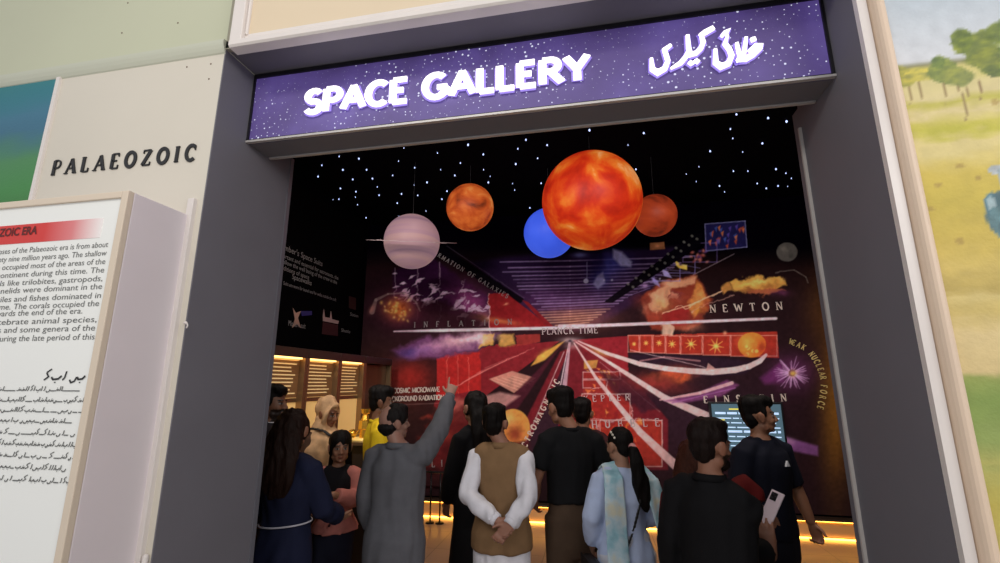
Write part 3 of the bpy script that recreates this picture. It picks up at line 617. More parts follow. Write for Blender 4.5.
glow(725, 333, 2.2, 2.2, (230, 150, 110), .9)
poly([(628, 354), (700, 356), (760, 362), (745, 374), (690, 378), (640, 366)], (30, 18, 30), .9, 3); poly([(600, 372), (640, 380), (690, 404), (640, 412), (612, 390)], (36, 18, 28), .7, 4)
glow(655, 384, 34, 9, (150, 46, 38), .8, 6); glow(672, 373, 22, 7.5, (196, 78, 44), .9, -6); glow(684, 377, 12, 5, (214, 90, 44), .8, -20); line([(640, 361), (664, 357), (700, 361)], 1.6, (190, 130, 130), .6); glow(666, 364, 3, 5, (24, 14, 20), .7)
# lower left draped figure and amber ring
poly([(440, 420), (470, 402), (490, 420), (486, 470), (425, 490), (420, 440)], (74, 20, 18), .85, 5)
for k in range(40): glow(rnd.uniform(424, 486), rnd.uniform(408, 480), rnd.uniform(3, 8), rnd.uniform(1.5, 4), rnd.choice([(120, 34, 26), (150, 50, 34), (56, 14, 14), (90, 24, 20)]), .6, rnd.uniform(-40, 30))
glow(440, 438, 14, 6, (140, 50, 34), .7, -10); glow(445, 410, 10, 7, (150, 60, 44), .6); glow(430, 480, 30, 14, (24, 12, 12), .8)
glow(513, 428, 17, 19, (214, 140, 60), .95, hard=True); glow(508, 420, 8, 8, (240, 190, 110), .6); glow(515, 434, 9, 10, (120, 40, 26), .85); poly([(494, 446), (530, 440), (530, 470), (494, 470)], (60, 20, 22), .8, 3)
# face looking out on the upper right
poly([(640, 300), (652, 288), (670, 280), (696, 275), (700, 281), (712, 300), (704, 322), (690, 330), (652, 330), (642, 312)], (128, 48, 30), .95, 3)
poly([(652, 292), (668, 286), (676, 280), (697, 276), (694, 283), (672, 290), (668, 303), (654, 315), (648, 304)], (206, 150, 110), .85, 3); glow(662, 305, 8, 8, (214, 160, 90), .6)
poly([(667, 298), (672, 291), (684, 292), (678, 300)], (110, 44, 40), .9, 1.5); poly([(668, 300), (672, 292), (680, 293), (676, 299)], (200, 140, 110), .7, 1); poly([(695, 285), (697, 280), (710, 302), (700, 312), (692, 318), (688, 306)], (206, 130, 60), .85, 3); glow(700, 311, 6, 4, (226, 150, 50), .8)
poly([(660, 314), (688, 306), (684, 324), (664, 326)], (140, 30, 28), .9, 3); line([(663, 313), (690, 305), (722, 291)], 1, (236, 190, 150), .7); line([(690, 311), (734, 295)], .8, (220, 170, 150), .55)
poly([(662, 322), (671, 322), (674, 335), (662, 335)], (216, 180, 150), .85, 2); glow(690, 327, 14, 5, (180, 110, 80), .7)
poly([(720, 286), (728, 281), (732, 290), (724, 294)], (190, 130, 60), .9, 2); poly([(729, 282), (750, 276), (782, 277), (787, 284), (770, 288), (742, 292), (732, 290)], (206, 150, 66), .95, 2); poly([(748, 291), (772, 286), (786, 290), (764, 297)], (190, 100, 60), .8, 2); glow(782, 293, 9, 4, (90, 40, 70), .8)
glow(752, 282, 10, 3, (240, 196, 100), .6, -10); line([(776, 272), (794, 270), (806, 277), (808, 283)], .8, (150, 140, 130), .5)
for a_ in ((640, 300, 10, 8, (96, 34, 26)), (655, 318, 12, 6, (160, 60, 40)), (676, 298, 10, 5, (150, 70, 50)), (658, 297, 7, 7, (222, 176, 130)), (700, 296, 5, 8, (220, 150, 80)), (688, 318, 9, 5, (120, 36, 30)), (706, 304, 4, 6, (130, 40, 26)), (645, 309, 5, 6, (190, 120, 90)), (668, 284, 8, 3, (226, 180, 140)), (712, 318, 10, 8, (40, 18, 18))): glow(*a_[:4], a_[4], .6)
for a_ in ((742, 285, 8, 3, (236, 190, 90)), (760, 280, 9, 2, (240, 200, 110)), (770, 285, 10, 2.5, (150, 84, 40)), (750, 290, 12, 2, (120, 60, 30)), (780, 279, 5, 2, (200, 150, 80))): glow(*a_[:4], a_[4], .6, -8)
glow(470, 340, 30, 5, (236, 206, 206), .6, -5); glow(425, 352, 20, 4, (160, 110, 170), .5, -14)
w1 = value_noise(xx / 7, yy / 7, 51, 3) - .5; w2 = value_noise(xx / 7, yy / 7, 52, 3) - .5
pw = np.zeros_like(xx)
for cx_, cy_, rx_, ry_ in ((676, 304, 42, 30), (758, 286, 40, 14), (455, 345, 70, 16), (445, 440, 50, 50), (445, 300, 55, 30), (664, 378, 44, 13), (610, 430, 45, 40)): pw = np.maximum(pw, np.exp(-(((xx - cx_) / rx_) ** 2 + ((yy - cy_) / ry_) ** 2) ** 2))
ui = np.clip(((xx - PX0 + w1 * 11 * pw) * SS).round().astype(int), 0, cw - 1); vi = np.clip(((yy - PY0 + w2 * 9 * pw) * SS).round().astype(int), 0, ch - 1); cv = cv[vi, ui]
line([(394, 331.4), (440, 330.4), (556, 328)], [1.2, 3, 3], (222, 200, 206), .95); line([(560, 327), (600, 325.5), (776, 318.5)], [5, 3.2, 2.6], (218, 190, 196), .95)
frame(582, 394, 630, 420); frame(600, 420.5, 662, 466.5); line([(663, 313), (690, 305), (722, 291)], 1, (236, 190, 150), .7)
line([(574, 343), (596, 378), (640, 432), (676, 466)], [1, 3, 6.5, 9], (214, 176, 172), .95)
line([(576, 342), (610, 363), (665, 398), (716, 420)], [1, 3, 6, 8.5], (216, 180, 176), .95)
line([(578, 341), (606, 353), (640, 364), (665, 368.5), (690, 371), (712, 372), (735, 370), (749, 366.5), (760, 361), (766, 355)], [1, 3, 4.5, 5, 5.5, 6, 6, 5.5, 5, 3], (216, 184, 180), .95)
line([(630, 350), (700, 366), (714, 371)], .7, (230, 200, 200), .6); poly([(708, 363), (716, 369), (706, 371)], (200, 150, 140), .8)
poly([(664, 401), (700, 392), (727, 380), (739, 385), (722, 396), (684, 403)], (120, 60, 110), .85, 3); line([(660, 400), (700, 393), (732, 383)], [1.5, 3, 3.5], (220, 170, 170), .85); line([(672, 403), (735, 388)], 1.2, (150, 90, 150), .7)
# framed colour plates on the slanted black strip
poly([(705, 224), (745, 221), (747, 247), (706, 251)], (26, 24, 64)); 
for k in range(26):
    x = rnd.uniform(708, 742); y = rnd.uniform(225, 246); poly([(x, y), (x + 3, y - 2), (x + 2, y + 4)], rnd.choice([(170, 70, 40), (80, 60, 140), (60, 80, 150), (200, 110, 60)]), .8, 1)
line([(705, 224), (745, 221), (747, 247), (706, 251), (705, 224)], .8, (140, 140, 190), .7)
frame(683, 243, 717, 262, (110, 90, 150), .6); frame(666, 256, 695, 273, (120, 110, 170), .7); frame(654, 265, 680, 281, (120, 110, 170), .7)
for k in range(22): glow(rnd.uniform(690, 708), rnd.uniform(247, 262), 2.2, 1.4, rnd.choice([(140, 60, 50), (200, 120, 110), (90, 60, 130)]), .7, rnd.uniform(0, 180))
poly([(675, 260), (680, 264), (687, 265), (687, 270), (679, 268), (676, 265)], (214, 180, 76), .95, 1); glow(680.5, 264.5, 1.6, 1.6, (40, 20, 40), .8)
poly([(661, 268), (668, 272), (672, 278), (664, 276)], (160, 150, 200), .9, 1); poly([(651, 276), (658, 281), (660, 287), (653, 283)], (150, 140, 200), .8, 1.5); glow(645, 286, 4, 3, (190, 150, 200), .7)
for k in range(6): line([(628 + k * 6, 296 - k * 7), (650 + k * 10, 288 - k * 4)], .6, (140, 130, 190), .5)
line([(693, 275), (734, 254)], .7, (170, 150, 160), .6)
poly([(604, 302), (612, 303), (700, 246), (703, 233), (694, 234)], (5, 3, 8), .95)
for k in range(9):
    for j in range(2): glow(628 + k * 8 + j * 5, 284 - k * 6 + j * 3, 1.5, 1.2, (112, 112, 104), .75, 35, hard=True)
poly([(650, 243), (664, 242), (665, 249), (650, 250)], (150, 96, 60), .9); glow(657, 246, 3, 2, (200, 140, 100), .7)
glow(787, 252, 10.5, 9.5, (78, 74, 70), .95, hard=True); glow(784, 249, 4, 3, (110, 104, 96), .6); glow(791, 256, 3, 3, (50, 48, 46), .6)
# spiked violet sphere, golden nebula
glow(792, 373, 24, 20, (104, 44, 96), .75)
poly([(760, 378), (782, 362), (784, 382), (765, 384)], (120, 44, 116), .6, 5)
for k in range(60):
    a = rnd.uniform(0, 6.28); r1 = rnd.uniform(11, 19); line([(792 + 4 * math.cos(a), 373 + 4 * math.sin(a)), (792 + r1 * math.cos(a), 373 + r1 * .95 * math.sin(a))], [1, .5], (196, 150, 196), .7)
glow(793, 373.5, 4, 3.5, (226, 180, 80), .95)
glow(400, 310, 22, 19, (110, 30, 70), .7); glow(398, 309, 15, 12, (206, 110, 40), .95)
for k in range(40): glow(398 + rnd.gauss(0, 7), 309 + rnd.gauss(0, 5.5), rnd.uniform(1, 3), rnd.uniform(.8, 2), rnd.choice([(240, 190, 90), (226, 150, 60), (120, 40, 20), (246, 206, 120)]), .7, rnd.uniform(0, 180))
line([(372, 312), (376, 300), (388, 294), (404, 293), (416, 302), (420, 311)], [5, 3, 1.5, 1.5, 1.5, 1], (170, 150, 140), .45)
glow(372, 309, 3, 6, (190, 110, 90), .5, 30)
poly([(782, 436), (818, 446), (818, 456), (782, 449)], (120, 70, 130), .85, 3); glow(789, 441, 7, 4, (190, 140, 180), .7, 14)
line([(392, 405), (444, 403)], .7, (190, 150, 140), .4)
glow(640, 500, 200, 30, (20, 11, 12), .8, p=.6)
haze_lift = np.clip((yy - 262) / 40, 0, 1)[..., None]; cv = cv * (1 - .07 * haze_lift) + np.array((15, 11, 13)) * haze_lift  # veil of haze painted into the print, raising its dark tones
cv *= (.86 + .28 * NF)[..., None]
cvl = lin(np.clip(cv, 0, 255)) * MG
_M = np.array([onY(0, 0, 1)])
def mural_colour(X, Z):
    d = np.stack([X, np.full_like(X, MY), Z - CAM_H], 1); w = d @ FW; px = 500 + FPX * (d @ RT) / w; py = 281.5 - FPX * (d @ UP) / w
    u = np.clip((px - PX0) * SS, 0, cw - 1.01); v = np.clip((py - PY0) * SS, 0, ch - 1.01); i = u.astype(int); j = v.astype(int); fu = (u - i)[:, None]; fv = (v - j)[:, None]
    c = (cvl[j, i] * (1 - fu) + cvl[j, i + 1] * fu) * (1 - fv) + (cvl[j + 1, i] * (1 - fu) + cvl[j + 1, i + 1] * fu) * fv
    return np.clip(c, 0, .9)
muralm = mat('printed_vinyl', (255, 255, 255), .9, attr='Col', spec=0.0)
mural = thing('mural', 'wall-wide dark red and black space history mural on the gallery back wall', 'mural', (0, MY, .25))
o = canvas_board('print', XGL + .002, XGR - .002, .25, ZC - .01, MY, .0085, mural_colour, muralm, None, .012); o.parent = mural; o.matrix_parent_inverse = Matrix.Translation((0, -MY, -.25))
cremetxt = mat('cream_print', (232, 214, 200), .6, gain=1.0); dimtxt = mat('dim_grey_print', (150, 140, 140), .6); goldtxt = mat('gold_print', (222, 196, 120), .6)
MP = lambda x, y: onY(x, y, MY - .001)
def mtext(s, a, b, h, m=cremetxt, thick=.17, thin=.1, flat=True):
    A = MP(*a); B = MP(*b); g = G()
    text_line(g, s, A, B, h * .0143, (0, -1, 0), thick=thick, thin=thin, d0=.001, d1=.004); g.xform(Matrix.Translation((0, -MY, -.25)))
    return g.build('lettering', m, mural)
mtext('INFLATION', (414, 327.5), (512, 324.5), 5.6, dimtxt); mtext('NEWTON', (710, 312.5), (783, 309.5), 7); mtext('EINSTEIN', (704, 403), (787, 401), 6, thick=.2)
mtext('PLANCK TIME', (542, 334.5), (598, 333), 6, mat('pale_grey_print', (206, 186, 186), .6)); mtext('COSMIC MICROWAVE', (393.5, 393), (440, 391.5), 4.6, thick=.24, thin=.14); mtext('BACKGROUND RADIATION', (386, 401.5), (444, 399.5), 4.6, thick=.24, thin=.14)
mtext('KEPLER', (584, 402), (630, 400), 5.6, MATS['pale_grey_print']); mtext('HUBBLE', (592, 428), (660, 426), 6.6, MATS['pale_grey_print']); mtext('GALILEO', (410, 468), (474, 465), 6, dimtxt)
mtext('FORMATION OF GALAXIES', (430, 252), (507, 298.5), 4.4, dimtxt); mtext('ELECTROMAGNETIC', (518, 464), (560, 381), 5.2, thick=.22, thin=.14)
# letters on an arc
g = G(); s = 'WEAK NUCLEAR FORCE'
arcpts = [(788, 343), (806, 352), (817, 368), (821, 386), (817, 408)]
def cat(t_):
    n_ = len(arcpts) - 1; k = min(int(t_ * n_), n_ - 1); u = t_ * n_ - k; P = [Vector(arcpts[max(0, min(n_, k + j))]) for j in (-1, 0, 1, 2)]
    return .5 * ((2 * P[1]) + (P[2] - P[0]) * u + (2 * P[0] - 5 * P[1] + 4 * P[2] - P[3]) * u * u + (3 * P[1] - P[0] - 3 * P[2] + P[3]) * u ** 3)
for i, c in enumerate(s):
    q = cat((i + .2) / len(s)); q2 = cat(min(1, (i + .9) / len(s))); A = MP(q.x, q.y); B = MP(q2.x, q2.y); ex = (B - A).normalized(); ey = Vector((0, -1, 0)).cross(ex); hh = .068
    glyph(g, c, lambda u, v, d, A=A, ex=ex, ey=ey: A + ex * (u * hh * .72) + ey * (v * hh) + Vector((0, -d, 0)), True, .22, .13, .001, .004)
g.xform(Matrix.Translation((0, -MY, -.25))).build('lettering', goldtxt, mural)

# ---- glowing plinth under the mural
amber = mat('amber_led', (255, 190, 90), .5, emit=9, ecol=(255, 178, 70)); step_m = mat('pale_plinth_laminate', (196, 160, 110), .45)
t = thing('plinth', 'low stepped plinth with amber glow along the foot of the mural', 'plinth', (0, 6.6, 0))
G().box(XGL + .005, XGR - .005, -.04, .035, .03, .20).build('riser', step_m, t)
G().box(XGL + .005, XGR - .005, -.10, .035, .21, .235).build('top_board', mat('dark_plinth_top', (60, 44, 32), .5), t, bevel=.004)
G().box(XGL + .005, XGR - .005, -.02, .035, 0, .025).build('kick_board', mat('dark_plinth_kick', (50, 38, 30), .5), t)
o = G().box(XGL + .02, XGR - .02, 6.545, 6.557, .195, .208).build('light_strip', amber); tag(o, 'upper amber LED strip tucked under the plinth top board', 'light strip')
o = G().box(XGL + .02, XGR - .02, 6.54, 6.556, .004, .022).build('light_strip', amber); tag(o, 'lower amber LED strip along the floor at the plinth foot', 'light strip')

# ---- screen on the mural
t = thing('display_screen', 'lit flat screen with white and yellow text lines under the name EINSTEIN', 'screen', (1.86, 6.56, .95))
G().box(-.43, .43, 0, .06, -.02, .60).build('housing', mat('black_plastic', (18, 18, 22), .4), t, bevel=.006)
G().box(-.405, .405, -.004, 0, .0, .575).build('display', mat('blue_grey_display', (70, 92, 104), .3, emit=.55, ecol=(84, 112, 126)), t)
wl = mat('display_white_line', (200, 225, 255), .4, emit=.8, ecol=(176, 206, 240)); yl = mat('display_yellow_line', (220, 210, 90), .4, emit=.8, ecol=(206, 196, 70))
rnd = random.Random(9)
for i in range(9):
    z = .505 - i * .055; g = G()
    if i == 0: g.box(-.2, -.0, -.007, -.004, z, z + .016)
    else:
        x = -.37
        while x < .34:
            w = rnd.uniform(.06, .2); g.box(x, min(x + w, .37), -.007, -.004, z, z + (.026 if i in (1, 5) else .013)); x += w + .02
    g.build('text_line', yl if i in (0, 2, 4, 8) and i == 0 else wl, t)
    if i in (2, 4, 6): G().box(-.36, -.26, -.0075, -.004, z - .02, z - .008).box(.2, .3, -.0075, -.004, z - .022, z - .01).build('text_mark', yl, t)

# ---- black board on the left wall
t = thing('wall_board', 'tall black wall board with small white text about space suits and pictures', 'information board', (XGL, 5.2, 2.2))
G().box(.002, .03, -1.9, 1.25, 0, 1.98).build('panel', mat('black_matt_board', (5, 4, 5), .9, spec=.04), t)
def onXw(x, y, X):
    d = ray(x, y); q = d * X / d[0]; return Vector((q[0], q[1], q[2] + CAM_H))
wt = mat('white_board_print', (146, 142, 140), .6)
def wtext(body, a, b, size, name='text_line'):
    A = onXw(*a, XGL + .032); B = onXw(*b, XGL + .032)
    o = font_text(name, body, (.033, A.y - 5.2, (A.z + B.z) / 2 - 2.2), (R(90), 0, R(90)), size, wt, t, width=abs(B.y - A.y)); return o
wtext("Member's Space Suits", (276, 248), (322, 265), .10); wtext('Important and essential for astronauts, the', (276, 257), (338, 278), .075); wtext('they allow the well being of the crew in the', (274, 263), (337, 282), .075); wtext('conditions of space', (276, 270), (309, 277), .075)
wtext('Spacewalks', (292, 277), (311, 287), .09); wtext('Suits are worn for launch and for walks outside the craft', (283, 286), (336, 300), .06); wtext('Modern suit', (288, 325), (305, 329), .09); wtext('Shuttle', (341, 332), (350, 333), .07); wtext('Station', (350, 315), (358, 318), .07)
def wplate(pts, col, nm):
    q = [onXw(x, y, XGL + .033) - Vector((XGL, 5.2, 2.2)) for x, y in pts]; G().hexa(q, [p + Vector((-.002, 0, 0)) for p in q]).build('picture', mat(nm, col, .6), t)
wplate([(293, 308), (296, 313), (301, 311), (298, 318), (301, 328), (297, 324), (292, 328), (295, 319)], (190, 150, 130), 'astronaut_print'); wplate([(301, 311), (312, 311), (312, 315), (302, 316)], (46, 40, 110), 'blue_flag_print')
wplate([(323, 316), (324, 309), (325, 317), (330, 318), (331, 311), (332, 319), (339, 321), (338, 324), (323, 321)], (180, 150, 145), 'rocket_print'); wplate([(323, 322), (338, 325), (338, 336), (322, 334)], (60, 22, 24), 'dark_red_print_patch'); wplate([(349, 296), (356, 298), (356, 310), (349, 308)], (50, 18, 18), 'dim_red_print_patch')

# ---- lit display cabinets along the left wall
brass = mat('brushed_bronze', (150, 124, 92), .35, metal=.8); backlit = mat('warm_lit_panel', (240, 200, 130), .6, emit=.42, ecol=(226, 180, 108))
XF = -2.82
ysec = [3.05, 3.65, 4.27, 4.9, 5.5, 6.3]
for i in range(5):
    y0_, y1_ = ysec[i], ysec[i + 1]; lit = i < 4
    t = thing('display_cabinet', ['bronze framed lit cabinet, nearest to the portal of the lit row', 'bronze framed lit cabinet behind the person in charcoal jacket', 'bronze framed lit cabinet behind the person in beige headscarf', 'bronze framed lit cabinet behind the small golden model', 'unlit brown end cabinet between lit cabinets and mural'][i], 'cabinet', (XF, (y0_ + y1_) / 2, 0), 0, 'display cabinets along the left wall')
    hw_ = (y1_ - y0_) / 2
    G().box(XGL - XF + .005, -.06, -hw_ + .002, hw_ - .002, 0, .9).build('base_cabinet', mat('dark_cabinet', (52, 40, 32), .4), t)
    G().box(XGL - XF + .005, -.07, -hw_ + .03, hw_ - .03, .9, 2.02).build('back_panel', backlit if lit else mat('brown_gloss_panel', (96, 66, 46), .3, noise=.25, nscale=3, stretch=(1, 6, .6)), t)
    G().box(XGL - XF + .005, 0, -hw_ + .002, hw_ - .002, 2.03, 2.12).build('canopy', mat('dark_bronze_canopy', (70, 58, 50), .35, metal=.5), t, bevel=.004)
    for s_ in (-1, 1): G().box(-.069, .0, s_ * (hw_ - .02) - .018, s_ * (hw_ - .02) + .018, .9, 2.03).build('post', brass, t, bevel=.003)
    if lit:
        g = G(); rr = random.Random(i)
        for k in range(9):
            z = 1.96 - .035 * k; yq = -hw_ + .06
            g.box(-.0672, -.0655, yq, hw_ - .06 - rr.uniform(0, .12), z, z + .012)
        G().box(-.0699, -.0672, -hw_ + .035, hw_ - .035, 1.645, 2.0).build('text_panel', mat('brown_text_panel', (120, 86, 54), .6, emit=.10, ecol=(170, 110, 60)), t)
        g.build('printed_text', mat('cream_text_print', (240, 214, 160), .6, emit=.35, ecol=(240, 200, 130)), t)
        G().box(-.07, -.062, -hw_ + .04, hw_ - .04, 1.60, 1.64).build('divider_bar', brass, t)
        G().box(-.05, -.02, -hw_ + .06, hw_ - .06, 2.015, 2.03).build('lamp', mat('warm_cabinet_lamp', (255, 210, 140), .5, emit=3, ecol=(255, 200, 120)), t)
# ---- pedestal with a golden spacecraft model
PX, PYY = -2.42, 4.75
t = thing('pedestal', 'dark pedestal table holding the small golden model', 'pedestal', (PX, PYY, 0))
G().box(-.16, .16, -.16, .16, 0, 1.17).build('column', mat('dark_pedestal', (44, 34, 28), .4), t, bevel=.006)
G().box(-.26, .26, -.24, .24, 1.17, 1.205).build('top', mat('bronze_top', (110, 92, 70), .3, metal=.6), t, bevel=.006)
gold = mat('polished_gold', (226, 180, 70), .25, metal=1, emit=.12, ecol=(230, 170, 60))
t = thing('spacecraft_model', 'small golden tiered spacecraft model on the pedestal', 'model', (PX + .02, PYY, 1.205))
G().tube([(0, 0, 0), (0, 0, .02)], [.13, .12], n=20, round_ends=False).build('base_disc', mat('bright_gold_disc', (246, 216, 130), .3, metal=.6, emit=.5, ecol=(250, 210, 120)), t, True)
G().tube([(0, 0, .02), (0, 0, .10), (0, 0, .11), (0, 0, .19), (0, 0, .2), (0, 0, .25)], [.055, .05, .07, .065, .045, .03], n=8, round_ends=False).build('body', gold, t)
for k in range(4):
    a = R(45 + 90 * k); G().tube([(.05 * math.cos(a), .05 * math.sin(a), .12), (.11 * math.cos(a), .11 * math.sin(a), .02)], [.006, .008], n=6).build('leg', gold, t)
G().tube([(0, 0, .25), (0, 0, .27), (0, 0, .31)], [.02, .045, .05], n=12, round_ends=False).build('dish', gold, t)
for px_, py_, lb in ((.16, .1, 'lower gold probe model beside the tiered golden spacecraft'),):
    t = thing('probe_model', lb, 'model', (PX - .15, PYY + .06, 1.2065))
    G().ell((0, 0, .05), (.05, .05, .045)).build('body', gold, t, True); G().tube([(0, 0, 0), (0, 0, .03)], [.03, .02], n=10, round_ends=False).build('stand', gold, t, True)
    G().box(-.09, .09, -.015, .015, .048, .053).build('solar_panel', gold, t)

# ---- thin barrier in front of the mural
t = thing('barrier', 'thin black barrier rail in front of the mural', 'barrier', (-2.12, 6.3, 0))
bk = mat('black_metal', (16, 14, 16), .4, metal=.5)
for x in (-.065, .065):
    G().tube([(x, 0, .015), (x, 0, .62)], [.011, .011], n=10, round_ends=False).build('post', bk, t, True)
    G().tube([(x, 0, 0), (x, 0, .015)], [.06, .05], n=14, round_ends=False).build('foot', bk, t, True)
G().tube([(-.24, 0, .625), (.14, 0, .625)], [.014, .014], n=10).build('rail', bk, t, True)

# ---- hanging planets
def globe_mat(name, stops, scale, detail, strength, stretch=(1, 1, 1), dist=0., base=.5):
    m = bpy.data.materials.new(name); m.use_nodes = True; N = m.node_tree.nodes; L = m.node_tree.links; b = N['Principled BSDF']
    tc = N.new('ShaderNodeTexCoord'); mp = N.new('ShaderNodeMapping'); mp.inputs['Scale'].default_value = stretch; n = N.new('ShaderNodeTexNoise')
    n.inputs['Scale'].default_value = scale; n.inputs['Detail'].default_value = detail; n.inputs['Distortion'].default_value = dist
    cr = N.new('ShaderNodeValToRGB'); E = cr.color_ramp.elements; E[0].position = stops[0][0]; E[0].color = tuple(lin(stops[0][1])) + (1,); E[1].position = stops[-1][0]; E[1].color = tuple(lin(stops[-1][1])) + (1,)
    for p, c in stops[1:-1]: E.new(p).color = tuple(lin(c)) + (1,)
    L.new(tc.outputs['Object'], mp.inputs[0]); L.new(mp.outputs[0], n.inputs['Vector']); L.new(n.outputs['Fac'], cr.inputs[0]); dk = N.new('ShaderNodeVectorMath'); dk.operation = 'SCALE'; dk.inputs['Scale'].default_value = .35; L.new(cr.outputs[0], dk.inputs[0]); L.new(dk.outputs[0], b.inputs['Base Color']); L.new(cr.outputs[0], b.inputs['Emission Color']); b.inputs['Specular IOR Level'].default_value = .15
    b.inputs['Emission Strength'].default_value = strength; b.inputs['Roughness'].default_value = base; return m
wire = mat('dark_hanging_wire', (20, 20, 22), .5)
def globe(name, label, px_, py_, Y, rpx, m, rot=(0, 0, 0)):
    P = onY(px_, py_, Y); d = float(np.dot(np.array(P - Vector((0, 0, CAM_H))), FW)); r = rpx * d / FPX * .985
    t = thing(name, label, 'hanging globe', P, 0, 'planet globes under the starry ceiling')
    o = G().ell((0, 0, 0), (r, r, r), None, 64, 40).build('sphere', m, t, True); o.rotation_euler = rot
    G().tube([(0, 0, r - .004), (0, 0, ZC - .004 - P.z)], [.0025, .0025], n=6, round_ends=False).build('wire', wire, t); G().tube([(0, 0, r - .006), (0, 0, r + .014)], [.018, .012], n=12).build('cap', wire, t, True)
    return t, r
globe('sun_globe', 'largest hanging globe, glowing orange-red and mottled like a sun', 591.5, 201, 4.5, 50, globe_mat('glowing_sun_print', [(.25, (150, 20, 12)), (.42, (206, 48, 18)), (.52, (224, 78, 24)), (.62, (236, 124, 42)), (.76, (255, 196, 130))], 3.6, 9, .51, (1, 1, .8), .35))
globe('blue_globe', 'plain glowing blue globe half hidden behind the sun globe', 549, 233, 5.15, 25.5, globe_mat('blue_globe_print', [(.3, (48, 76, 206)), (.7, (64, 96, 226))], 2, 3, .85))
globe('orange_globe', 'small orange globe with brown mottling, between pink globe and sun globe', 470, 207.5, 4.9, 24, globe_mat('orange_mottled_print', [(.3, (110, 44, 20)), (.45, (184, 76, 30)), (.6, (210, 104, 44)), (.75, (226, 150, 80))], 5, 7, .62, (1, 1, 1.4), .5))
globe('rust_globe', 'small rust-red globe with dark bands, half behind the sun globe', 655, 215.5, 5.1, 21.5, globe_mat('rust_banded_print', [(.3, (60, 22, 16)), (.45, (150, 52, 26)), (.65, (176, 66, 32)), (.8, (196, 96, 60))], 2.4, 6, .55, (1, 1, 2.2), .4), (0, R(20), 0))
t, r = globe('ringed_globe', 'pale pink banded globe with a thin edge-on ring', 412, 241.5, 4.7, 28, globe_mat('pink_banded_print', [(.3, (128, 100, 116)), (.45, (160, 124, 136)), (.6, (176, 138, 136)), (.75, (150, 122, 146))], 1.6, 4, .55, (.15, .15, 4.5), .2))
g = G(); ri, ro = r * 1.22, r * 1.62; n_ = 64
for k in range(n_):
    a0, a1 = 2 * math.pi * k / n_, 2 * math.pi * (k + 1) / n_; q = lambda a, rr_, z: Vector((rr_ * math.cos(a), rr_ * math.sin(a), z))
    g.hexa([q(a0, ri, -.003), q(a1, ri, -.003), q(a1, ro, -.003), q(a0, ro, -.003)], [q(a0, ri, .003), q(a1, ri, .003), q(a1, ro, .003), q(a0, ro, .003)])
pdir = t.location - Vector((0, 0, CAM_H)); el = math.atan2(pdir.z, math.hypot(pdir.x, pdir.y)); az = math.atan2(pdir.y, pdir.x) - math.pi / 2
o = g.build('ring', mat('pale_ring', (150, 130, 130), .5), t); o.rotation_euler = Euler((el + .0, R(-1.2), az))
for k in (1,):
    pass
for a in (0, math.pi):
    q = Vector((math.cos(a), math.sin(a), 0)); M_ = Euler((el, 0, az)).to_matrix(); G().tube([M_ @ (q * r * .97), M_ @ (q * ri * 1.02)], [.003, .003], n=6).build('ring_spoke', mat('pale_ring', (150, 130, 130), .5), t)

# ---- star lights in the black ceiling
SA = [(222,175),(296,183),(157,208),(143,250),(236,225),(273,261),(325,225),(347,258),(365,289),(372,320),(227,295),(285,307),(283,328),(291,356),(323,405),(465,143),(445,193),(506,217),(423,246),(504,282),(552,272),(456,315),(517,321),(440,350),(548,380),(446,400),(591,162),(603,225),(656,246),(677,200),(627,305),(608,335),(706,131),(763,167),(764,225),(789,250),(782,272),(893,146),(923,112),(885,203),(873,277),(881,301),(938,368),(967,182),(199,337),(221,335)]
SB = [(20,100),(90,117),(58,161),(70,243),(33,325),(230,67),(358,117),(410,77),(384,197),(630,137),(593,189),(551,213),(584,238),(661,252),(678,272),(707,203),(755,203),(738,140),(697,64),(705,95),(717,15),(822,27),(883,38),(803,111),(848,196),(881,210),(899,227),(786,244),(816,260),(855,252),(887,254)]
stars = [(280 + x / 3.754, 110 + y / 3.754) for x, y in SA] + [(520 + x / 3.313, 110 + y / 3.313) for x, y in SB]
starm = mat('blue_white_star_led', (220, 230, 255), .4, emit=1.6, ecol=(176, 196, 255))
me0 = None; rnd = random.Random(3)
for x, y in stars:
    P = onZ(x, y, ZC - .012)
    if P.y > MY - .05: P = onY(x, y, MY - .012)
    if me0 is None:
        s_o = G().ell((0, 0, 0), (.0075, .0075, .0075), None, 10, 6).tube([(0, 0, .006), (0, 0, .02)], [.004, .004], n=6).build('star_light', starm, None, True); me0 = s_o.data
    else:
        s_o = s_o.copy(); C.objects.link(s_o)
    k = rnd.choice((.6, .75, .9, 1.1, 1.25)); s_o.scale = (k, k, k * rnd.choice((1, 1, 1.4))); s_o.location = P
    tag(s_o, 'tiny blue-white star light on the black gallery ceiling', 'star light', 'star lights in the black ceiling')
#@@PEOPLE
# ------------------------------------------------------------------ people
TOR = np.array([(.74, .155, .105, -.01), (.82, .168, .115, -.012), (.90, .172, .120, -.012), (1.00, .155, .108, -.004), (1.08, .148, .102, 0), (1.18, .158, .110, .004), (1.28, .172, .118, .004), (1.35, .168, .110, -.002), (1.40, .135, .086, -.010), (1.445, .080, .066, -.014)])
def depth_point(x, y, D): return Vector(ray(x, y) * D) + Vector((0, 0, CAM_H))
def folds(seed, amp, vert=5., horiz=34., zlo=None, n=9):
    rng = np.random.RandomState(seed); K = np.stack([rng.normal(0, horiz, n), rng.normal(0, horiz, n), rng.normal(0, vert, n)], 1); ph = rng.rand(n) * 6.28
    def f(co):
        w = co + .012 * np.sin(co[:, [2, 0, 1]] * 17 + 1.3); d = np.sin(w @ K.T + ph).sum(1) / math.sqrt(n)
        return amp * np.clip(d, -1.6, 1.1)
    return f
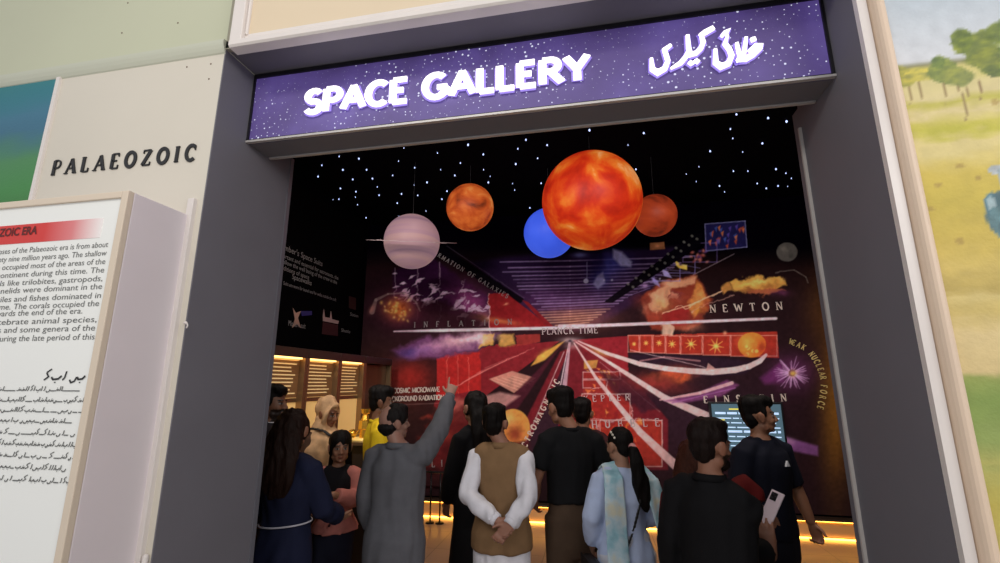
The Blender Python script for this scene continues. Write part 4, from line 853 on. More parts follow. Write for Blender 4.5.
def cloth(name, rgb, rough=.85, noise=.10, **k): return mat(name, rgb, rough, noise=noise, nscale=14, bump=.25, bscale=260, spec=.2, **k)
skin_mats = {}
def skinmat():
    if 'skin' not in MATS:
        m = mat('skin', (255, 255, 255), .5, attr='Col', noise=.06, nscale=30, spec=.35)
        m.node_tree.nodes['Principled BSDF'].inputs['Subsurface Weight'].default_value = .06
        m.node_tree.nodes['Principled BSDF'].inputs['Subsurface Radius'].default_value = (.01, .004, .002)
    return MATS['skin']
def hairmat(nm, rgb): return mat(nm, rgb, .55, noise=.35, nscale=40, bump=.5, bscale=60, spec=.12, stretch=(3, 3, .35))

class Person:
    def __init__(s, label, x, y, heading, height, skin=(176, 126, 98), bw=1.0, female=False, head=(0, 0, 0), hscale=1.0, belly=0, L=None, R_=None, stride=0.0, hair=(14, 11, 10), beard=0, curlL=(.35, .4, .45, .5), curlR=(.35, .4, .45, .5), nL=None, nR=None, dL=None, dR=None, hx=0):
        s.S = height / 1.72; s.bw = bw; s.female = female; s.belly = belly; s.skin = skin; s.haircol = hair; s.beard = beard; s.stride = stride
        s.root = thing('person', label, 'person', (x, y, 0), R(heading), 'visitors in the gallery'); s.h = R(heading)
        piv = Vector((0, -.012, 1.50)); s.HM = Matrix.Translation((hx, 0, 0)) @ Matrix.Translation(piv) @ Matrix.Rotation(R(head[0]), 4, 'Z') @ Euler((R(head[1]), R(head[2]), 0)).to_matrix().to_4x4() @ Matrix.Scale(hscale, 4) @ Matrix.Translation(-piv)
        sw = (.150 if female else .168) * bw; s.sh = {-1: Vector((-sw, -.012, 1.392)), 1: Vector((sw, -.012, 1.392))}
        L = L or ((-.235, -.03, 1.125), (-.245, .05, .885)); R_ = R_ or ((.235, -.03, 1.125), (.245, .05, .885))
        s.arm = {-1: tuple(Vector(p) for p in L), 1: tuple(Vector(p) for p in R_)}; s.curl = {-1: curlL, 1: curlR}; s.n = {-1: nL, 1: nR}; s.d = {-1: dL, 1: dR}
        s.hip = {q: Vector((q * .088 * bw, -.01, .86)) for q in (-1, 1)}
        s.knee = {q: Vector((q * .10 * bw, .015 + q * stride * .5, .47)) for q in (-1, 1)}; s.ank = {q: Vector((q * .105 * bw, -.025 + q * stride, .085)) for q in (-1, 1)}
    def local(s, P):
        P = Vector(P) - s.root.location; return (Matrix.Rotation(-s.h, 3, 'Z') @ P) / s.S
    def rings(s, z0, z1, e=0, flare=0, zf=.9, eb=0):
        zs = sorted(set([z0] + [z for z in np.arange(round(z0, 2), z1, .05)] + [z1])); pts, rad = [], []
        for z in zs:
            a, b, yo = (np.interp(z, TOR[:, 0], TOR[:, k]) for k in (1, 2, 3))
            if s.female: a *= .93 if z > 1.02 else 1.0; b *= .98; b += .022 * math.exp(-((z - 1.25) / .06) ** 2)
            bl = s.belly * math.exp(-((z - 1.06) / .13) ** 2); fl = flare * max(0, zf - z)
            pts.append((0, yo + bl * .35, z)); rad.append((a * s.bw + e + fl + bl * .4, b * (s.bw * .5 + .5) + e + eb + fl + bl))
        return pts, rad
    def armtube(s, g, q, e, f=1.0, loose=0.0, cuff=0.0):
        a, (b, c) = s.sh[q], s.arm[q]; ins = a + Vector((-q * .05, 0, .0))
        P = [ins, a + (b - a) * .08, a.lerp(b, .5), b, b.lerp(c, .35), b.lerp(c, .75), c]; r = [.056, .060, .051, .043, .043, .035, .0275]
        k = s.bw * .4 + .6
        r = [x * k + e + loose * w for x, w in zip(r, (0, .3, .8, 1, 1, 1, .8))]; r[-1] += cuff
        T = [0, .05, .3, .55, .7, .88, 1.0]
        if f < 1:
            PP, rr = [], []
            for i in range(len(P)):
                if T[i] <= f: PP.append(P[i]); rr.append(r[i])
                else:
                    u = (f - T[i - 1]) / (T[i] - T[i - 1]); PP.append(P[i - 1].lerp(P[i], u)); rr.append(r[i - 1] + (r[i] - r[i - 1]) * u); break
            P, r = PP, rr
        g.tube(P, r, n=16, round_ends=False)
    def legtube(s, g, q, e=0, zend=None, wide=0):
        P = [s.hip[q] + Vector((0, 0, .05)), s.hip[q] - Vector((0, 0, .12)), s.hip[q].lerp(s.knee[q], .6), s.knee[q], s.knee[q].lerp(s.ank[q], .35), s.ank[q]]; r = [.095, .088, .072, .057, .056, .036]; k = s.bw * .5 + .5
        g.tube(P, [x * k + e + wide * w for x, w in zip(r, (0, .1, .5, 1, 1.1, 1.5))], n=16, round_ends=False)
    def hand(s, g, q):
        w = s.arm[q][1]; d = Vector(s.d[q]).normalized() if s.d[q] else (w - s.arm[q][0]).normalized()
        n = Vector(s.n[q]) if s.n[q] else Vector((-q, .15, 0)); n = (n - d * n.dot(d)).normalized(); t = d.cross(n) * q
        k = .92 if s.female else 1.0
        g.tube([w - d * .02, w + d * .028 * k, w + d * .06 * k, w + d * .088 * k], [(.025, .021), (.034 * k, .018), (.040 * k, .016), (.039 * k, .012)], side=t, n=14)
        for i in range(4):
            off = (.031 - .0205 * i) * k; ln = (.074, .083, .077, .060)[i] * k; p = w + d * .084 * k + t * off; ang = 0; pts = [p - d * .012, p]; dr = (d + t * off * 4).normalized(); c = s.curl[q][i]
            for j, fr in enumerate((.46, .31, .23)):
                ang += c * (.8, 1.15, .8)[j]; p = p + (dr * math.cos(ang) + n * math.sin(ang)) * ln * fr; pts.append(p)
            g.tube(pts, [.0092, .0092, .0086, .0080, .0068], side=t, n=9)
        b = w + d * .022 * k + t * .024 * k; dr = (d * .62 + t * .72 + n * .3).normalized(); p2 = b + dr * .042 * k; p3 = p2 + (dr * .7 + d * .6 + n * .15).normalized() * .034 * k
        g.tube([b - dr * .012, b, p2, p3], [.012, .0125, .0105, .0085], side=n, n=9)
    def body(s):
        g = G(); p, r = s.rings(.77, 1.445); g.tube(p, r, n=22)
        g.tube([s.sh[-1] + Vector((.03, 0, .0)), (0, -.014, 1.41), s.sh[1] - Vector((.03, 0, 0))], [.056, .062, .056], side=(0, 1, 0))
        g.tube([(0, -.025, 1.40), (0, -.018, 1.47), s.HM @ Vector((0, -.012, 1.55))], [(.064, .06), (.053, .054), (.052, .054)])
        for q in (-1, 1):
            s.armtube(g, q, 0); s.hand(g, q); s.legtube(g, q)
            a = s.ank[q]; g.tube([a + Vector((0, -.035, -.045)), a + Vector((q * .006, .06, -.05)), a + Vector((q * .01, .16, -.062))], [(.034, .034), (.042, .030), (.036, .018)], side=(1, 0, 0))
        i0 = len(g.v); H = lambda *a, **k: g.ell(*a, **k)
        H((0, -.014, 1.630), (.0755, .094, .092)); H((0, .020, 1.590), (.064, .068, .082)); H((0, .034, 1.535), (.050, .050, .042)); H((0, .069, 1.512), (.020, .016, .015))
        g.tube([(0, .083, 1.617), (0, .093, 1.595), (0, .104, 1.574)], [.0085, .010, .0125], n=10); 
        for q in (-1, 1):
            H((q * .011, .093, 1.569), (.0085, .010, .008)); H((q * .030, .078, 1.626), (.022, .010, .007), (0, q * .12, 0)); H((q * .036, .058, 1.572), (.022, .022, .024)); H((q * .031, .0745, 1.606), (.0145, .0105, .0095))
            H((q * .083, -.008, 1.597), (.0115, .024, .036), (.15, q * .25, q * -.3)); H((q * .081, -.004, 1.571), (.008, .012, .012)); H((q * .046, .010, 1.534), (.018, .034, .026))
        H((0, .084, 1.5445), (.021, .009, .0055)); H((0, .083, 1.5355), (.018, .009, .006)); H((0, .084, 1.556), (.016, .006, .006))
        g.xform(s.HM, i0); g.xform(Matrix.Scale(s.S, 4))
        inv = np.array(s.HM.inverted()); sk = lin(s.skin); hc = lin(s.haircol)
        def col(co):
            p = co / s.S; q = p @ inv[:3, :3].T + inv[:3, 3]; x = np.abs(q[:, 0]); y = q[:, 1]; z = q[:, 2]; c = np.repeat(sk[None], len(p), 0)
            hm = (z > 1.48) & (np.hypot(q[:, 0], y) < .14); fr = hm & (y > .055)
            def put_(m, cc, a=1.0): c[m] = c[m] * (1 - a) + np.asarray(cc) * a
            put_(fr & (x < .023) & (np.abs(z - 1.540) < .008), sk * np.array((.72, .45, .45)))
            put_(hm & (np.abs(((x - .079) / .02)) < 1) & (np.abs(y) < .02), sk * np.array((1.0, .88, .85)), .6)
            if s.beard:
                bm_ = hm & (y > -.005) & (z < 1.567) & ~((x < .024) & (np.abs(z - 1.540) < .010)) & (p[:, 2] > 1.46) & (y > .02 - (x - .03) * .2); put_(bm_, hc, s.beard); put_(fr & (x < .03) & (np.abs(z - 1.556) < .007) & (y > .07), hc, s.beard)
            e = ((x - .031) / .0150) ** 2 + ((z - 1.605) / .0068) ** 2 < 1; put_(fr & e, (.30, .27, .25)); put_(fr & (np.hypot(x - .031, z - 1.605) < .0078), (.012, .008, .006)); put_(fr & (np.abs(z - 1.6125) < .0028) & (np.abs(x - .031) < .016), sk * .25)
            put_(fr & (x > .012) & (x < .05) & (np.abs(z - 1.6285 + (x - .03) ** 2 * 6) < .0052), hc * .8 + sk * .1)
            return c
        o = g.blend('body', skinmat(), s.root, .0058, 3, None, col); return o
    def shirt(s, name, m, hem=.86, sleeve=1.0, e=.016, loose=.008, cuff=0, flare=.0, zf=.95, amp=.004, seed=1, vert=6, extra=None, sleeves=True, top=1.445, shoulder=True, horiz=44, voxel=.0105, neck=True):
        g = G(); p, r = s.rings(max(hem, .75), top, e, flare, zf)
        if hem < .75:
            lo = []; a0, b0 = r[0]; z = .75; y0 = p[0][1]
            nb = max(2, int((.75 - hem) / .07)); 
            for i in range(nb, 0, -1):
                zz = .75 + (hem - .75) * i / nb; fl = flare * (.75 - zz); lo.append(((0, y0 * .8, zz), (a0 + fl, b0 + fl * 1.0)))
            p = [q[0] for q in lo] + p; r = [q[1] for q in lo] + r
        g.tube(p, r, n=26, round_ends=False)
        if shoulder: g.tube([s.sh[-1] + Vector((.03, 0, 0)), (0, -.014, 1.412), s.sh[1] - Vector((.03, 0, 0))], [.056 + e * .8, .063 + e * .8, .056 + e * .8], side=(0, 1, 0))
        if sleeves:
            for q in (-1, 1): s.armtube(g, q, e * .8, sleeve, loose, cuff)
        if neck: g.tube([(0, -.022, 1.40), (0, -.017, 1.452)], [(.088, .078), (.067, .066)], n=20, round_ends=False)
        if extra: extra(g)
        g.xform(Matrix.Scale(s.S, 4)); return g.blend(name, m, s.root, voxel, 5, folds(seed, amp * s.S, vert, horiz))
    def trousers(s, m, e=.016, wide=.012, seed=2, name='trousers', amp=.003):
        g = G(); p, r = s.rings(.74, 1.02, e * .8); g.tube(p, r, n=20)
        for q in (-1, 1): s.legtube(g, q, e, wide=wide)
        g.xform(Matrix.Scale(s.S, 4)); return g.blend(name, m, s.root, .012, 4, folds(seed, amp, 14, 22))
    def shoes(s, m):
        for q in (-1, 1):
            a = s.ank[q]; g = G(); g.tube([a + Vector((0, -.045, -.050)), a + Vector((0, .0, -.046)), a + Vector((q * .006, .08, -.055)), a + Vector((q * .01, .185, -.064))], [(.040, .034), (.042, .040), (.048, .031), (.038, .020)], side=(1, 0, 0), n=16)
            g.tube([a + Vector((0, -.02, -.04)), a + Vector((0, -.01, .012))], [.044, .043]); g.xform(Matrix.Scale(s.S, 4))
            for i, v in enumerate(g.v): g.v[i] = (v[0], v[1], max(v[2], .002))
            g.blend('shoe', m, s.root, .008, 2)
    def hair(s, m, parts, name='hair', voxel=.008, amp=.0035, seed=4, world=None):
        g = G(); parts(g); g.xform(s.HM)
        if world: world(g)
        g.xform(Matrix.Scale(s.S, 4))
        rng = np.random.RandomState(seed); f1 = folds(seed, amp * s.S, 16, 120); f2 = folds(seed + 1, amp * .8 * s.S, 30, 60)
        return g.blend(name, m, s.root, voxel, 6, lambda co: f1(co) + f2(co))
    def collar(s, m, r=.064, z=1.452, h=.03, name='collar', y=-.019):
        r += .006 + .012 * max(0, s.bw - 1) * 4
        g = G(); g.tube([(0, y, z - h * .5), (0, y + .002, z + h * .5)], [(r + .004, r + .003), (r - .003, r - .003)], n=22, round_ends=False); g.xform(Matrix.Scale(s.S, 4)); return g.build(name, m, s.root, True)
    def cuff(s, q, m, r=.040, ln=.05):
        b, c = s.arm[q]; d = (c - b).normalized(); g = G(); g.tube([c - d * ln, c + d * .004], [r, r * .95], n=16, round_ends=False); g.xform(Matrix.Scale(s.S, 4)); return g.build('cuff', m, s.root, True)
    def band(s, name, m, pts, w, th=.006, seed=0, amp=.0, nrm=None, voxel=.008):
        """strip of cloth laid along points, width w across, given outward normals"""
        g = G(); P = [Vector(p) for p in pts]; n = len(P); ws = w if isinstance(w, (list, tuple)) else [w] * n
        for i in range(n - 1):
            qs = []
            for k in (i, i + 1):
                t = (P[min(k + 1, n - 1)] - P[max(k - 1, 0)]).normalized(); nn = Vector(nrm[k]); nn = (nn - t * nn.dot(t)).normalized(); sd = t.cross(nn); qs.append((P[k], sd * ws[k] * .5, nn * th))
            A, B = qs; g.hexa([A[0] - A[1], A[0] + A[1], B[0] + B[1], B[0] - B[1]], [A[0] - A[1] + A[2], A[0] + A[1] + A[2], B[0] + B[1] + B[2], B[0] - B[1] + B[2]])
        g.xform(Matrix.Scale(s.S, 4))
        return g.blend(name, m, s.root, voxel, 2, folds(seed, amp, 5, 50) if amp else None)

def h_short(g):
    g.ell((0, -.022, 1.650), (.083, .099, .087)); g.ell((0, -.050, 1.597), (.071, .061, .064)); g.ell((0, -.046, 1.568), (.060, .052, .050)); g.ell((0, .034, 1.702), (.062, .058, .032))
    for q in (-1, 1): g.ell((q * .070, .012, 1.622), (.012, .018, .034))
def h_short_full(g):
    h_short(g); g.ell((0, .022, 1.702), (.070, .072, .038)); g.ell((0, -.03, 1.685), (.084, .097, .062)); g.ell((0, .066, 1.683), (.052, .026, .026))
def h_bald(g):
    g.ell((0, .014, 1.652), (.084, .082, .084)); g.ell((0, .05, 1.69), (.058, .045, .035)); g.ell((0, -.046, 1.578), (.078, .070, .040)); g.ell((0, -.044, 1.555), (.060, .052, .036)); g.ell((.040, .0, 1.645), (.050, .080, .066))
    for q in (-1, 1): g.ell((q * .070, .012, 1.622), (.014, .022, .036))
def h_cap(g): g.ell((0, -.024, 1.648), (.090, .105, .093)); g.ell((0, -.060, 1.585), (.080, .064, .078)); [g.ell((q * .068, .005, 1.60), (.022, .034, .06)) for q in (-1, 1)]

blackhair = hairmat('black_hair', (17, 13, 12)); brownhair = hairmat('dark_brown_hair', (34, 20, 15)); redhair = hairmat('reddish_brown_hair', (64, 32, 22))
darkshoe = mat('black_leather', (20, 18, 18), .4); brownshoe = mat('brown_leather', (70, 46, 32), .45)
def top_at(x, y, D, k=1.735): P = depth_point(x, y, D); return P.x, P.y, P.z / k * 1.72

# man in profile, half hidden by the left jamb
x, y, h = top_at(275, 385, 3.45)
p = Person('person in charcoal jacket with white collar, half hidden by the portal edge', x, y, -82, h, (129, 89, 68), beard=.9)
p.body(); p.shirt('shirt', cloth('white_cotton', (214, 212, 216)), .8, .97, .012, .004, seed=11); p.shirt('jacket', cloth('charcoal_suit', (30, 28, 34)), .78, .92, .028, .006, seed=12, top=1.42)
p.collar(cloth('white_cotton', (214, 212, 216)), .066, 1.462, .04); p.trousers(cloth('charcoal_suit', (30, 28, 34))); p.shoes(darkshoe); p.hair(blackhair, h_short_full)

# woman in navy with long hair
x, y, h = top_at(296, 409, 2.84)
p = Person('person in long navy dress with white waist cord, back turned, beside the left jamb', x, y, -2, h, (147, 104, 82), .96, True, (4, -4, 0), L=((-.22, .02, 1.12), (-.10, .22, 1.05)), R_=((.225, .05, 1.13), (.21, .26, 1.04)), nL=(.4, 0, .8), nR=(-.4, 0, .8))
navy = cloth('navy_crepe', (24, 28, 52)); p.body(); p.shirt('dress', navy, .10, .93, .018, .008, .006, .10, 1.0, .006, 21, 3); p.shoes(darkshoe)
p.hair(brownhair, h_cap, world=lambda g: g.tube([(0, -.05, 1.66), (0, -.085, 1.56), (0, -.125, 1.44), (0, -.135, 1.32), (0, -.125, 1.24)], [(.092, .066), (.118, .068), (.130, .056), (.120, .042), (.08, .026)], side=(1, 0, 0)), amp=.005)
g = G(); a, r = p.rings(1.055, 1.062, .030); ring = [(r[0][0] * math.cos(t), r[0][1] * math.sin(t) - .002, 1.058 + .012 * math.cos(t)) for t in np.linspace(0, 2 * math.pi, 41)]
g.tube(ring, [.005] * 41, side=(0, 0, 1), n=8).xform(Matrix.Scale(p.S, 4)); g.build('waist_cord', cloth('white_cord', (190, 186, 196)), p.root, True)

# woman in beige headscarf
x, y, h = top_at(327, 396, 4.05, 1.752)
p = Person('person wrapped in a large beige headscarf, looking right, before the lit cabinets', x, y, -104, h, (138, 92, 66), 1.0, True, (4, -14, 0), L=((-.22, .03, 1.12), (-.08, .23, 1.08)), R_=((.22, .03, 1.12), (.08, .25, 1.06)), nL=(.5, 0, .6), nR=(-.5, 0, .6))
beigec = cloth('beige_chiffon', (204, 164, 122), noise=.3); p.body(); p.shirt('dress', cloth('brown_wool', (74, 52, 40)), .12, .95, .02, .012, 0, .10, 1.0, .005, 31); p.shoes(darkshoe)
g = G(); g.tube([(0.080 * math.cos(t_), .050 + .012 * math.sin(t_), 1.592 + .108 * math.sin(t_)) for t_ in np.linspace(-1.2, math.pi + 1.2, 26)], [.017] * 26, side=(0, 1, 0), n=10); g.ell((0, -.034, 1.645), (.101, .106, .110)); g.ell((0, -.03, 1.545), (.088, .085, .08)); g.ell((0, .012, 1.482), (.085, .080, .05)); g.xform(p.HM)
g.tube([(0, -.012, 1.54), (0, -.012, 1.46), (0, -.006, 1.40), (0, .0, 1.30), (0, .0, 1.16), (0, -.01, 1.06)], [(.085, .085), (.125, .11), (.215, .150), (.258, .185), (.262, .19), (.25, .185)], n=24, round_ends=False); g.xform(Matrix.Scale(p.S, 4))
g.blend('headscarf', beigec, p.root, .009, 5, folds(33, .009, 16, 34))
p.band('bag_strap', mat('black_strap', (18, 16, 16), .5), [(-.12, .212, 1.10), (-.07, .218, 1.24), (.03, .196, 1.37), (.105, .10, 1.455), (.13, -.02, 1.475), (.13, -.15, 1.39)], .03, .014, nrm=[(0, 1, .1), (0, 1, .1), (.1, .9, .4), (.2, .5, .8), (.3, 0, 1), (.2, -.8, .5)])

# girl in pink jacket facing us
x, y, h = top_at(341, 431, 3.5, 1.76)
p = Person('short person in pink jacket and dark jeans facing out, hands held together', x, y, -158, h, (146, 103, 80), .9, True, (14, -2, 0), 1.13, L=((-.215, .08, 1.17), (.0, .27, 1.27)), R_=((.215, .06, 1.17), (.10, .28, 1.26)), nL=(.3, -.2, -.8), nR=(-.3, -.2, -.8), curlL=(.6, .7, .7, .8), curlR=(.5, .6, .6, .7), dL=(.8, .3, .15))
pink = cloth('pink_printed_cotton', (196, 122, 112), noise=.2); p.body(); p.shirt('top', cloth('black_jersey', (20, 18, 22)), .95, .3, .012, .0, seed=41); p.shirt('jacket', pink, .93, .93, .024, .012, .006, .35, 1.06, .006, 42, top=1.255, shoulder=False, neck=False)
p.trousers(cloth('dark_denim', (34, 36, 52)), .01, .004); p.shoes(mat('white_canvas_shoe', (190, 186, 180), .6)); p.hair(blackhair, h_cap, world=lambda g: g.tube([(0, -.07, 1.64), (0, -.11, 1.52), (0, -.12, 1.38), (0, -.11, 1.28)], [(.085, .05), (.11, .05), (.12, .04), (.08, .025)], side=(1, 0, 0)))
for k in range(3):
    g = G(); g.tube([(.02, .120 + .012 * k, 1.14 - .07 * k), (.02, .152 + .012 * k, 1.14 - .07 * k)], [.011, .010], n=12).xform(Matrix.Scale(p.S, 4)); g.build('button', mat('dark_button', (70, 30, 34), .4), p.root, True)

# boy in yellow
x, y, h = top_at(382, 386, 3.95)
p = Person('person in bright yellow T-shirt behind the one in long grey tunic', x, y, -62, h, (120, 84, 65), .92, head=(-6, -4, 0), L=((-.20, .0, 1.12), (-.20, .06, .89)), R_=((.20, .0, 1.12), (.20, .06, .89)))
p.body(); p.shirt('tshirt', cloth('yellow_jersey', (232, 196, 36)), .84, .5, .018, .012, .004, amp=.005, seed=51); p.trousers(cloth('black_denim', (28, 26, 30))); p.shoes(darkshoe); p.hair(blackhair, h_short_full); p.collar(cloth('yellow_jersey', (232, 196, 36)), .066, 1.452, .022)

# man in grey pointing
x, y, h = top_at(401, 403, 3.05, 1.735)
p = Person('person in long grey tunic pointing up with the right arm', x, y, -14, h, (150, 112, 98), 1.06, hx=-.045, head=(-30, 4, 0), belly=.02, hair=(22, 18, 18))
hw = p.local(depth_point(450, 396, 3.3)); sh = p.sh[1]; el = sh.lerp(hw, .52) + Vector((.03, -.01, -.035)); p.arm[1] = (el, hw); p.curl[1] = (.05, .9, 1.0, 1.05); p.d[1] = tuple((hw - el).normalized() + Vector((0, 0, .25))); p.n[1] = (-.5, .6, -.5)
greyc = cloth('grey_cotton', (92, 92, 98)); p.body(); p.shirt('tunic', greyc, .42, .95, .022, .008, .004, .10, 1.0, .006, 61, 4); p.collar(greyc, .067, 1.462, .035); p.trousers(greyc, .02, .03); p.shoes(brownshoe); p.hair(hairmat('thin_black_hair', (24, 20, 20)), h_bald); p.cuff(1, greyc, .040)

# woman in black
x, y, h = top_at(474, 391, 3.75)
p = Person('person in long black dress behind the one in brown waistcoat', x, y, 52, h, (146, 104, 82), .82, True, (0, 0, 0), L=((-.19, .02, 1.12), (-.17, .10, .90)), R_=((.19, .02, 1.12), (.17, .10, .90)))
blk_c = cloth('black_crepe', (14, 13, 16)); p.body(); p.shirt('dress', blk_c, .10, .97, .018, .010, 0, .08, 1.0, .005, 71); p.shoes(darkshoe)
p.hair(blackhair, h_cap, world=lambda g: g.tube([(0, -.05, 1.66), (0, -.09, 1.54), (0, -.12, 1.42), (0, -.12, 1.28), (0, -.11, 1.20)], [(.084, .06), (.10, .055), (.105, .045), (.09, .03), (.06, .02)], side=(1, 0, 0)))

# man in brown waistcoat, hands clasped behind
x, y, h = top_at(502, 404, 3.15)
p = Person('person in brown waistcoat over white tunic, hands clasped behind the back', x, y, -2, h, (147, 104, 86), .96, hx=-.05, head=(-3, 0, 0), L=((-.205, -.14, 1.15), (.015, -.225, 1.03)), R_=((.205, -.14, 1.15), (.105, -.25, 1.015)), nL=(0, -1, .2), nR=(0, -1, .1), dL=(.75, -.15, -.55), dR=(-.6, -.12, -.75), curlL=(.55, .6, .65, .7), curlR=(.7, .75, .8, .85))
whitec = cloth('white_cotton_tunic', (224, 222, 230)); p.body(); p.shirt('tunic', whitec, .42, .96, .012, .010, .008, .10, 1.0, .008, 81, 4); p.trousers(whitec, .02, .03); p.shoes(brownshoe)
vest = p.shirt('waistcoat', cloth('brown_waistcoat_wool', (134, 104, 74)), .80, 1, .026, 0, 0, .10, 1.05, .004, 82, 4, None, False, 1.44, True); p.collar(cloth('brown_waistcoat_wool', (134, 104, 74)), .068, 1.458, .04); p.hair(blackhair, h_short_full)
p.cuff(-1, whitec, .045, .06); p.cuff(1, whitec, .045, .06)

# man in black T-shirt
x, y, h = top_at(568, 387, 3.3)
p = Person('person in black T-shirt and brown trousers looking down to the left', x, y, 20, h, (151, 106, 84), .90, hx=-.045, head=(24, -10, 0), L=((-.245, .0, 1.13), (-.215, .16, .97)), R_=((.25, .0, 1.13), (.15, .23, 1.08)), nL=(.6, 0, .5), nR=(-.6, 0, .5))
p.body(); p.shirt('tshirt', cloth('black_cotton', (15, 15, 18)), .99, .40, .02, .016, .008, amp=.005, seed=91, flare=.05, zf=1.2); p.trousers(cloth('brown_twill', (74, 58, 46)), .018, .012); p.shoes(darkshoe); p.hair(blackhair, h_short_full); p.collar(cloth('black_cotton', (15, 15, 18)), .066, 1.452, .022)

# man behind
x, y, h = top_at(582, 398, 3.95)
p = Person('person in maroon shirt hidden behind the one in black T-shirt', x, y, -4, h, (129, 91, 72), 1.0, head=(-8, 0, 0)); p.body(); p.shirt('shirt', cloth('maroon_cotton', (58, 24, 26)), .84, .96, seed=101); p.trousers(cloth('black_denim', (28, 26, 30))); p.shoes(darkshoe); p.hair(blackhair, h_short_full)

# girl in light blue with ponytail
x, y, h = top_at(619, 426, 2.96)
p = Person('person in light blue tunic with tie-dyed scarf, pink hair tie and hair clips', x, y, 18, h, (159, 118, 96), 1.0, True, (24, -4, 0), L=((-.235, -.02, 1.14), (-.20, .12, .93)), R_=((.225, .01, 1.13), (.16, .20, 1.03)))
bluec = cloth('light_blue_lawn', (186, 200, 232)); p.body(); p.shirt('tunic', bluec, .45, .95, .018, .018, .010, .12, 1.0, .006, 111, 4); p.trousers(cloth('white_lawn', (206, 208, 220)), .02, .03); p.shoes(mat('tan_sandal', (150, 110, 80), .5))
p.hair(blackhair, lambda g: (g.ell((0, -.024, 1.646), (.083, .100, .088)), g.ell((0, -.062, 1.59), (.066, .050, .066)), [g.ell((q * .066, .004, 1.615), (.016, .03, .042)) for q in (-1, 1)]), amp=.0025)
tail0 = p.HM @ Vector((.02, -.105, 1.60))
g = G(); g.tube([tail0, tail0 + Vector((-.005, -.035, -.02)), tail0 + Vector((.004, -.055, -.10)), tail0 + Vector((.022, -.06, -.22)), tail0 + Vector((.042, -.055, -.34)), tail0 + Vector((.055, -.05, -.42))], [.026, .036, (.052, .040), (.060, .040), (.052, .034), (.020, .014)], side=(1, 0, 0)).xform(Matrix.Scale(p.S, 4)); f1 = folds(113, .005, 10, 90); g.blend('ponytail', blackhair, p.root, .007, 2, f1)
g = G(); g.tube([tail0 + Vector((-.002, -.020, -.006)), tail0 + Vector((-.006, -.034, -.016))], [.029, .029], n=14).xform(Matrix.Scale(p.S, 4)); g.build('hair_tie', cloth('pink_hair_tie', (214, 150, 150)), p.root, True)
for k, (dz, dy) in enumerate(((.052, -.02), (.034, -.03), (.014, -.042))):
    g = G(); c_ = p.HM @ Vector((-.083 + .004 * k, dy + .0, 1.645 + dz)); g.ell(c_, (.008, .013, .009)).xform(Matrix.Scale(p.S, 4)); g.build('hair_clip', mat('pearl_clip', (226, 220, 206), .3), p.root, True)
# tie-dyed scarf: two falls over the shoulders
def tiedye():
    m = cloth('tie_dyed_chiffon', (160, 200, 214)); N = m.node_tree.nodes; L_ = m.node_tree.links; n = N.new('ShaderNodeTexNoise'); n.inputs['Scale'].default_value = 9; n.inputs['Detail'].default_value = 4
    tc = N.new('ShaderNodeTexCoord'); L_.new(tc.outputs['Object'], n.inputs['Vector']); cr = N.new('ShaderNodeValToRGB'); E = cr.color_ramp.elements
    E[0].position = .3; E[0].color = tuple(lin((122, 168, 182))) + (1,); E[1].position = .72; E[1].color = tuple(lin((216, 216, 196))) + (1,); E.new(.45).color = tuple(lin((156, 198, 212))) + (1,); E.new(.58).color = tuple(lin((196, 216, 226))) + (1,)
    L_.new(n.outputs['Fac'], cr.inputs[0]); L_.new(cr.outputs[0], N['Principled BSDF'].inputs['Base Color']); return m
td = tiedye()
p.band('scarf', td, [(-.075, .15, 1.30), (-.085, .115, 1.40), (-.095, -.0, 1.475), (-.105, -.115, 1.40), (-.115, -.150, 1.25), (-.115, -.150, 1.08), (-.12, -.185, .90), (-.12, -.20, .74)], [.12, .12, .11, .13, .15, .15, .16, .16], .016, 115, .004, [(0, 1, .1), (0, .9, .5), (-.2, 0, 1), (-.1, -.9, .4), (0, -1, .1), (0, -1, 0), (0, -1, .1), (0, -1, .1)])
p.band('scarf', td, [(.085, .15, 1.32), (.10, .11, 1.40), (.125, -.0, 1.465), (.165, -.095, 1.37), (.195, -.115, 1.24), (.235, -.12, 1.08), (.265, -.13, .92), (.29, -.13, .74)], [.12, .12, .12, .14, .16, .18, .20, .21], .016, 116, .004, [(0, 1, .1), (0, .9, .5), (.2, 0, 1), (.3, -.8, .4), (.5, -.9, .1), (.5, -.9, 0), (.5, -.9, .1), (.5, -.9, .1)])
p.band('bag_strap', mat('black_strap', (18, 16, 16), .5), [(.10, .06, 1.46), (.09, -.08, 1.43), (.06, -.165, 1.25), (.0, -.155, 1.08), (-.08, -.17, .92), (-.16, -.11, .84)], .022, .009, nrm=[(0, .3, 1), (0, -.5, .9), (0, -1, .1), (0, -1, 0), (-.1, -1, 0), (-.6, -.8, 0)])
gx = p.root; bag = thing('shoulder_bag', 'small black shoulder bag at the hip of the person in light blue', 'bag', (0, 0, 0))
bp = Matrix.Rotation(p.h, 4, 'Z') @ Vector((-.245 * p.S, -.02, .80 * p.S)) + p.root.location; bag.location = bp; bag.rotation_euler = (0, 0, p.h)
G().box(-.035, .03, -.10, .10, -.08, .07).build('pouch', mat('black_bag_leather', (20, 18, 20), .45), bag, bevel=.02); G().box(-.042, -.034, -.10, .10, .0, .072).build('flap', mat('black_bag_leather', (20, 18, 20), .45), bag, bevel=.003); G().tube([(-.046, 0, .012), (-.04, 0, .012)], [.008, .008], n=10).build('clasp', alu, bag, True)

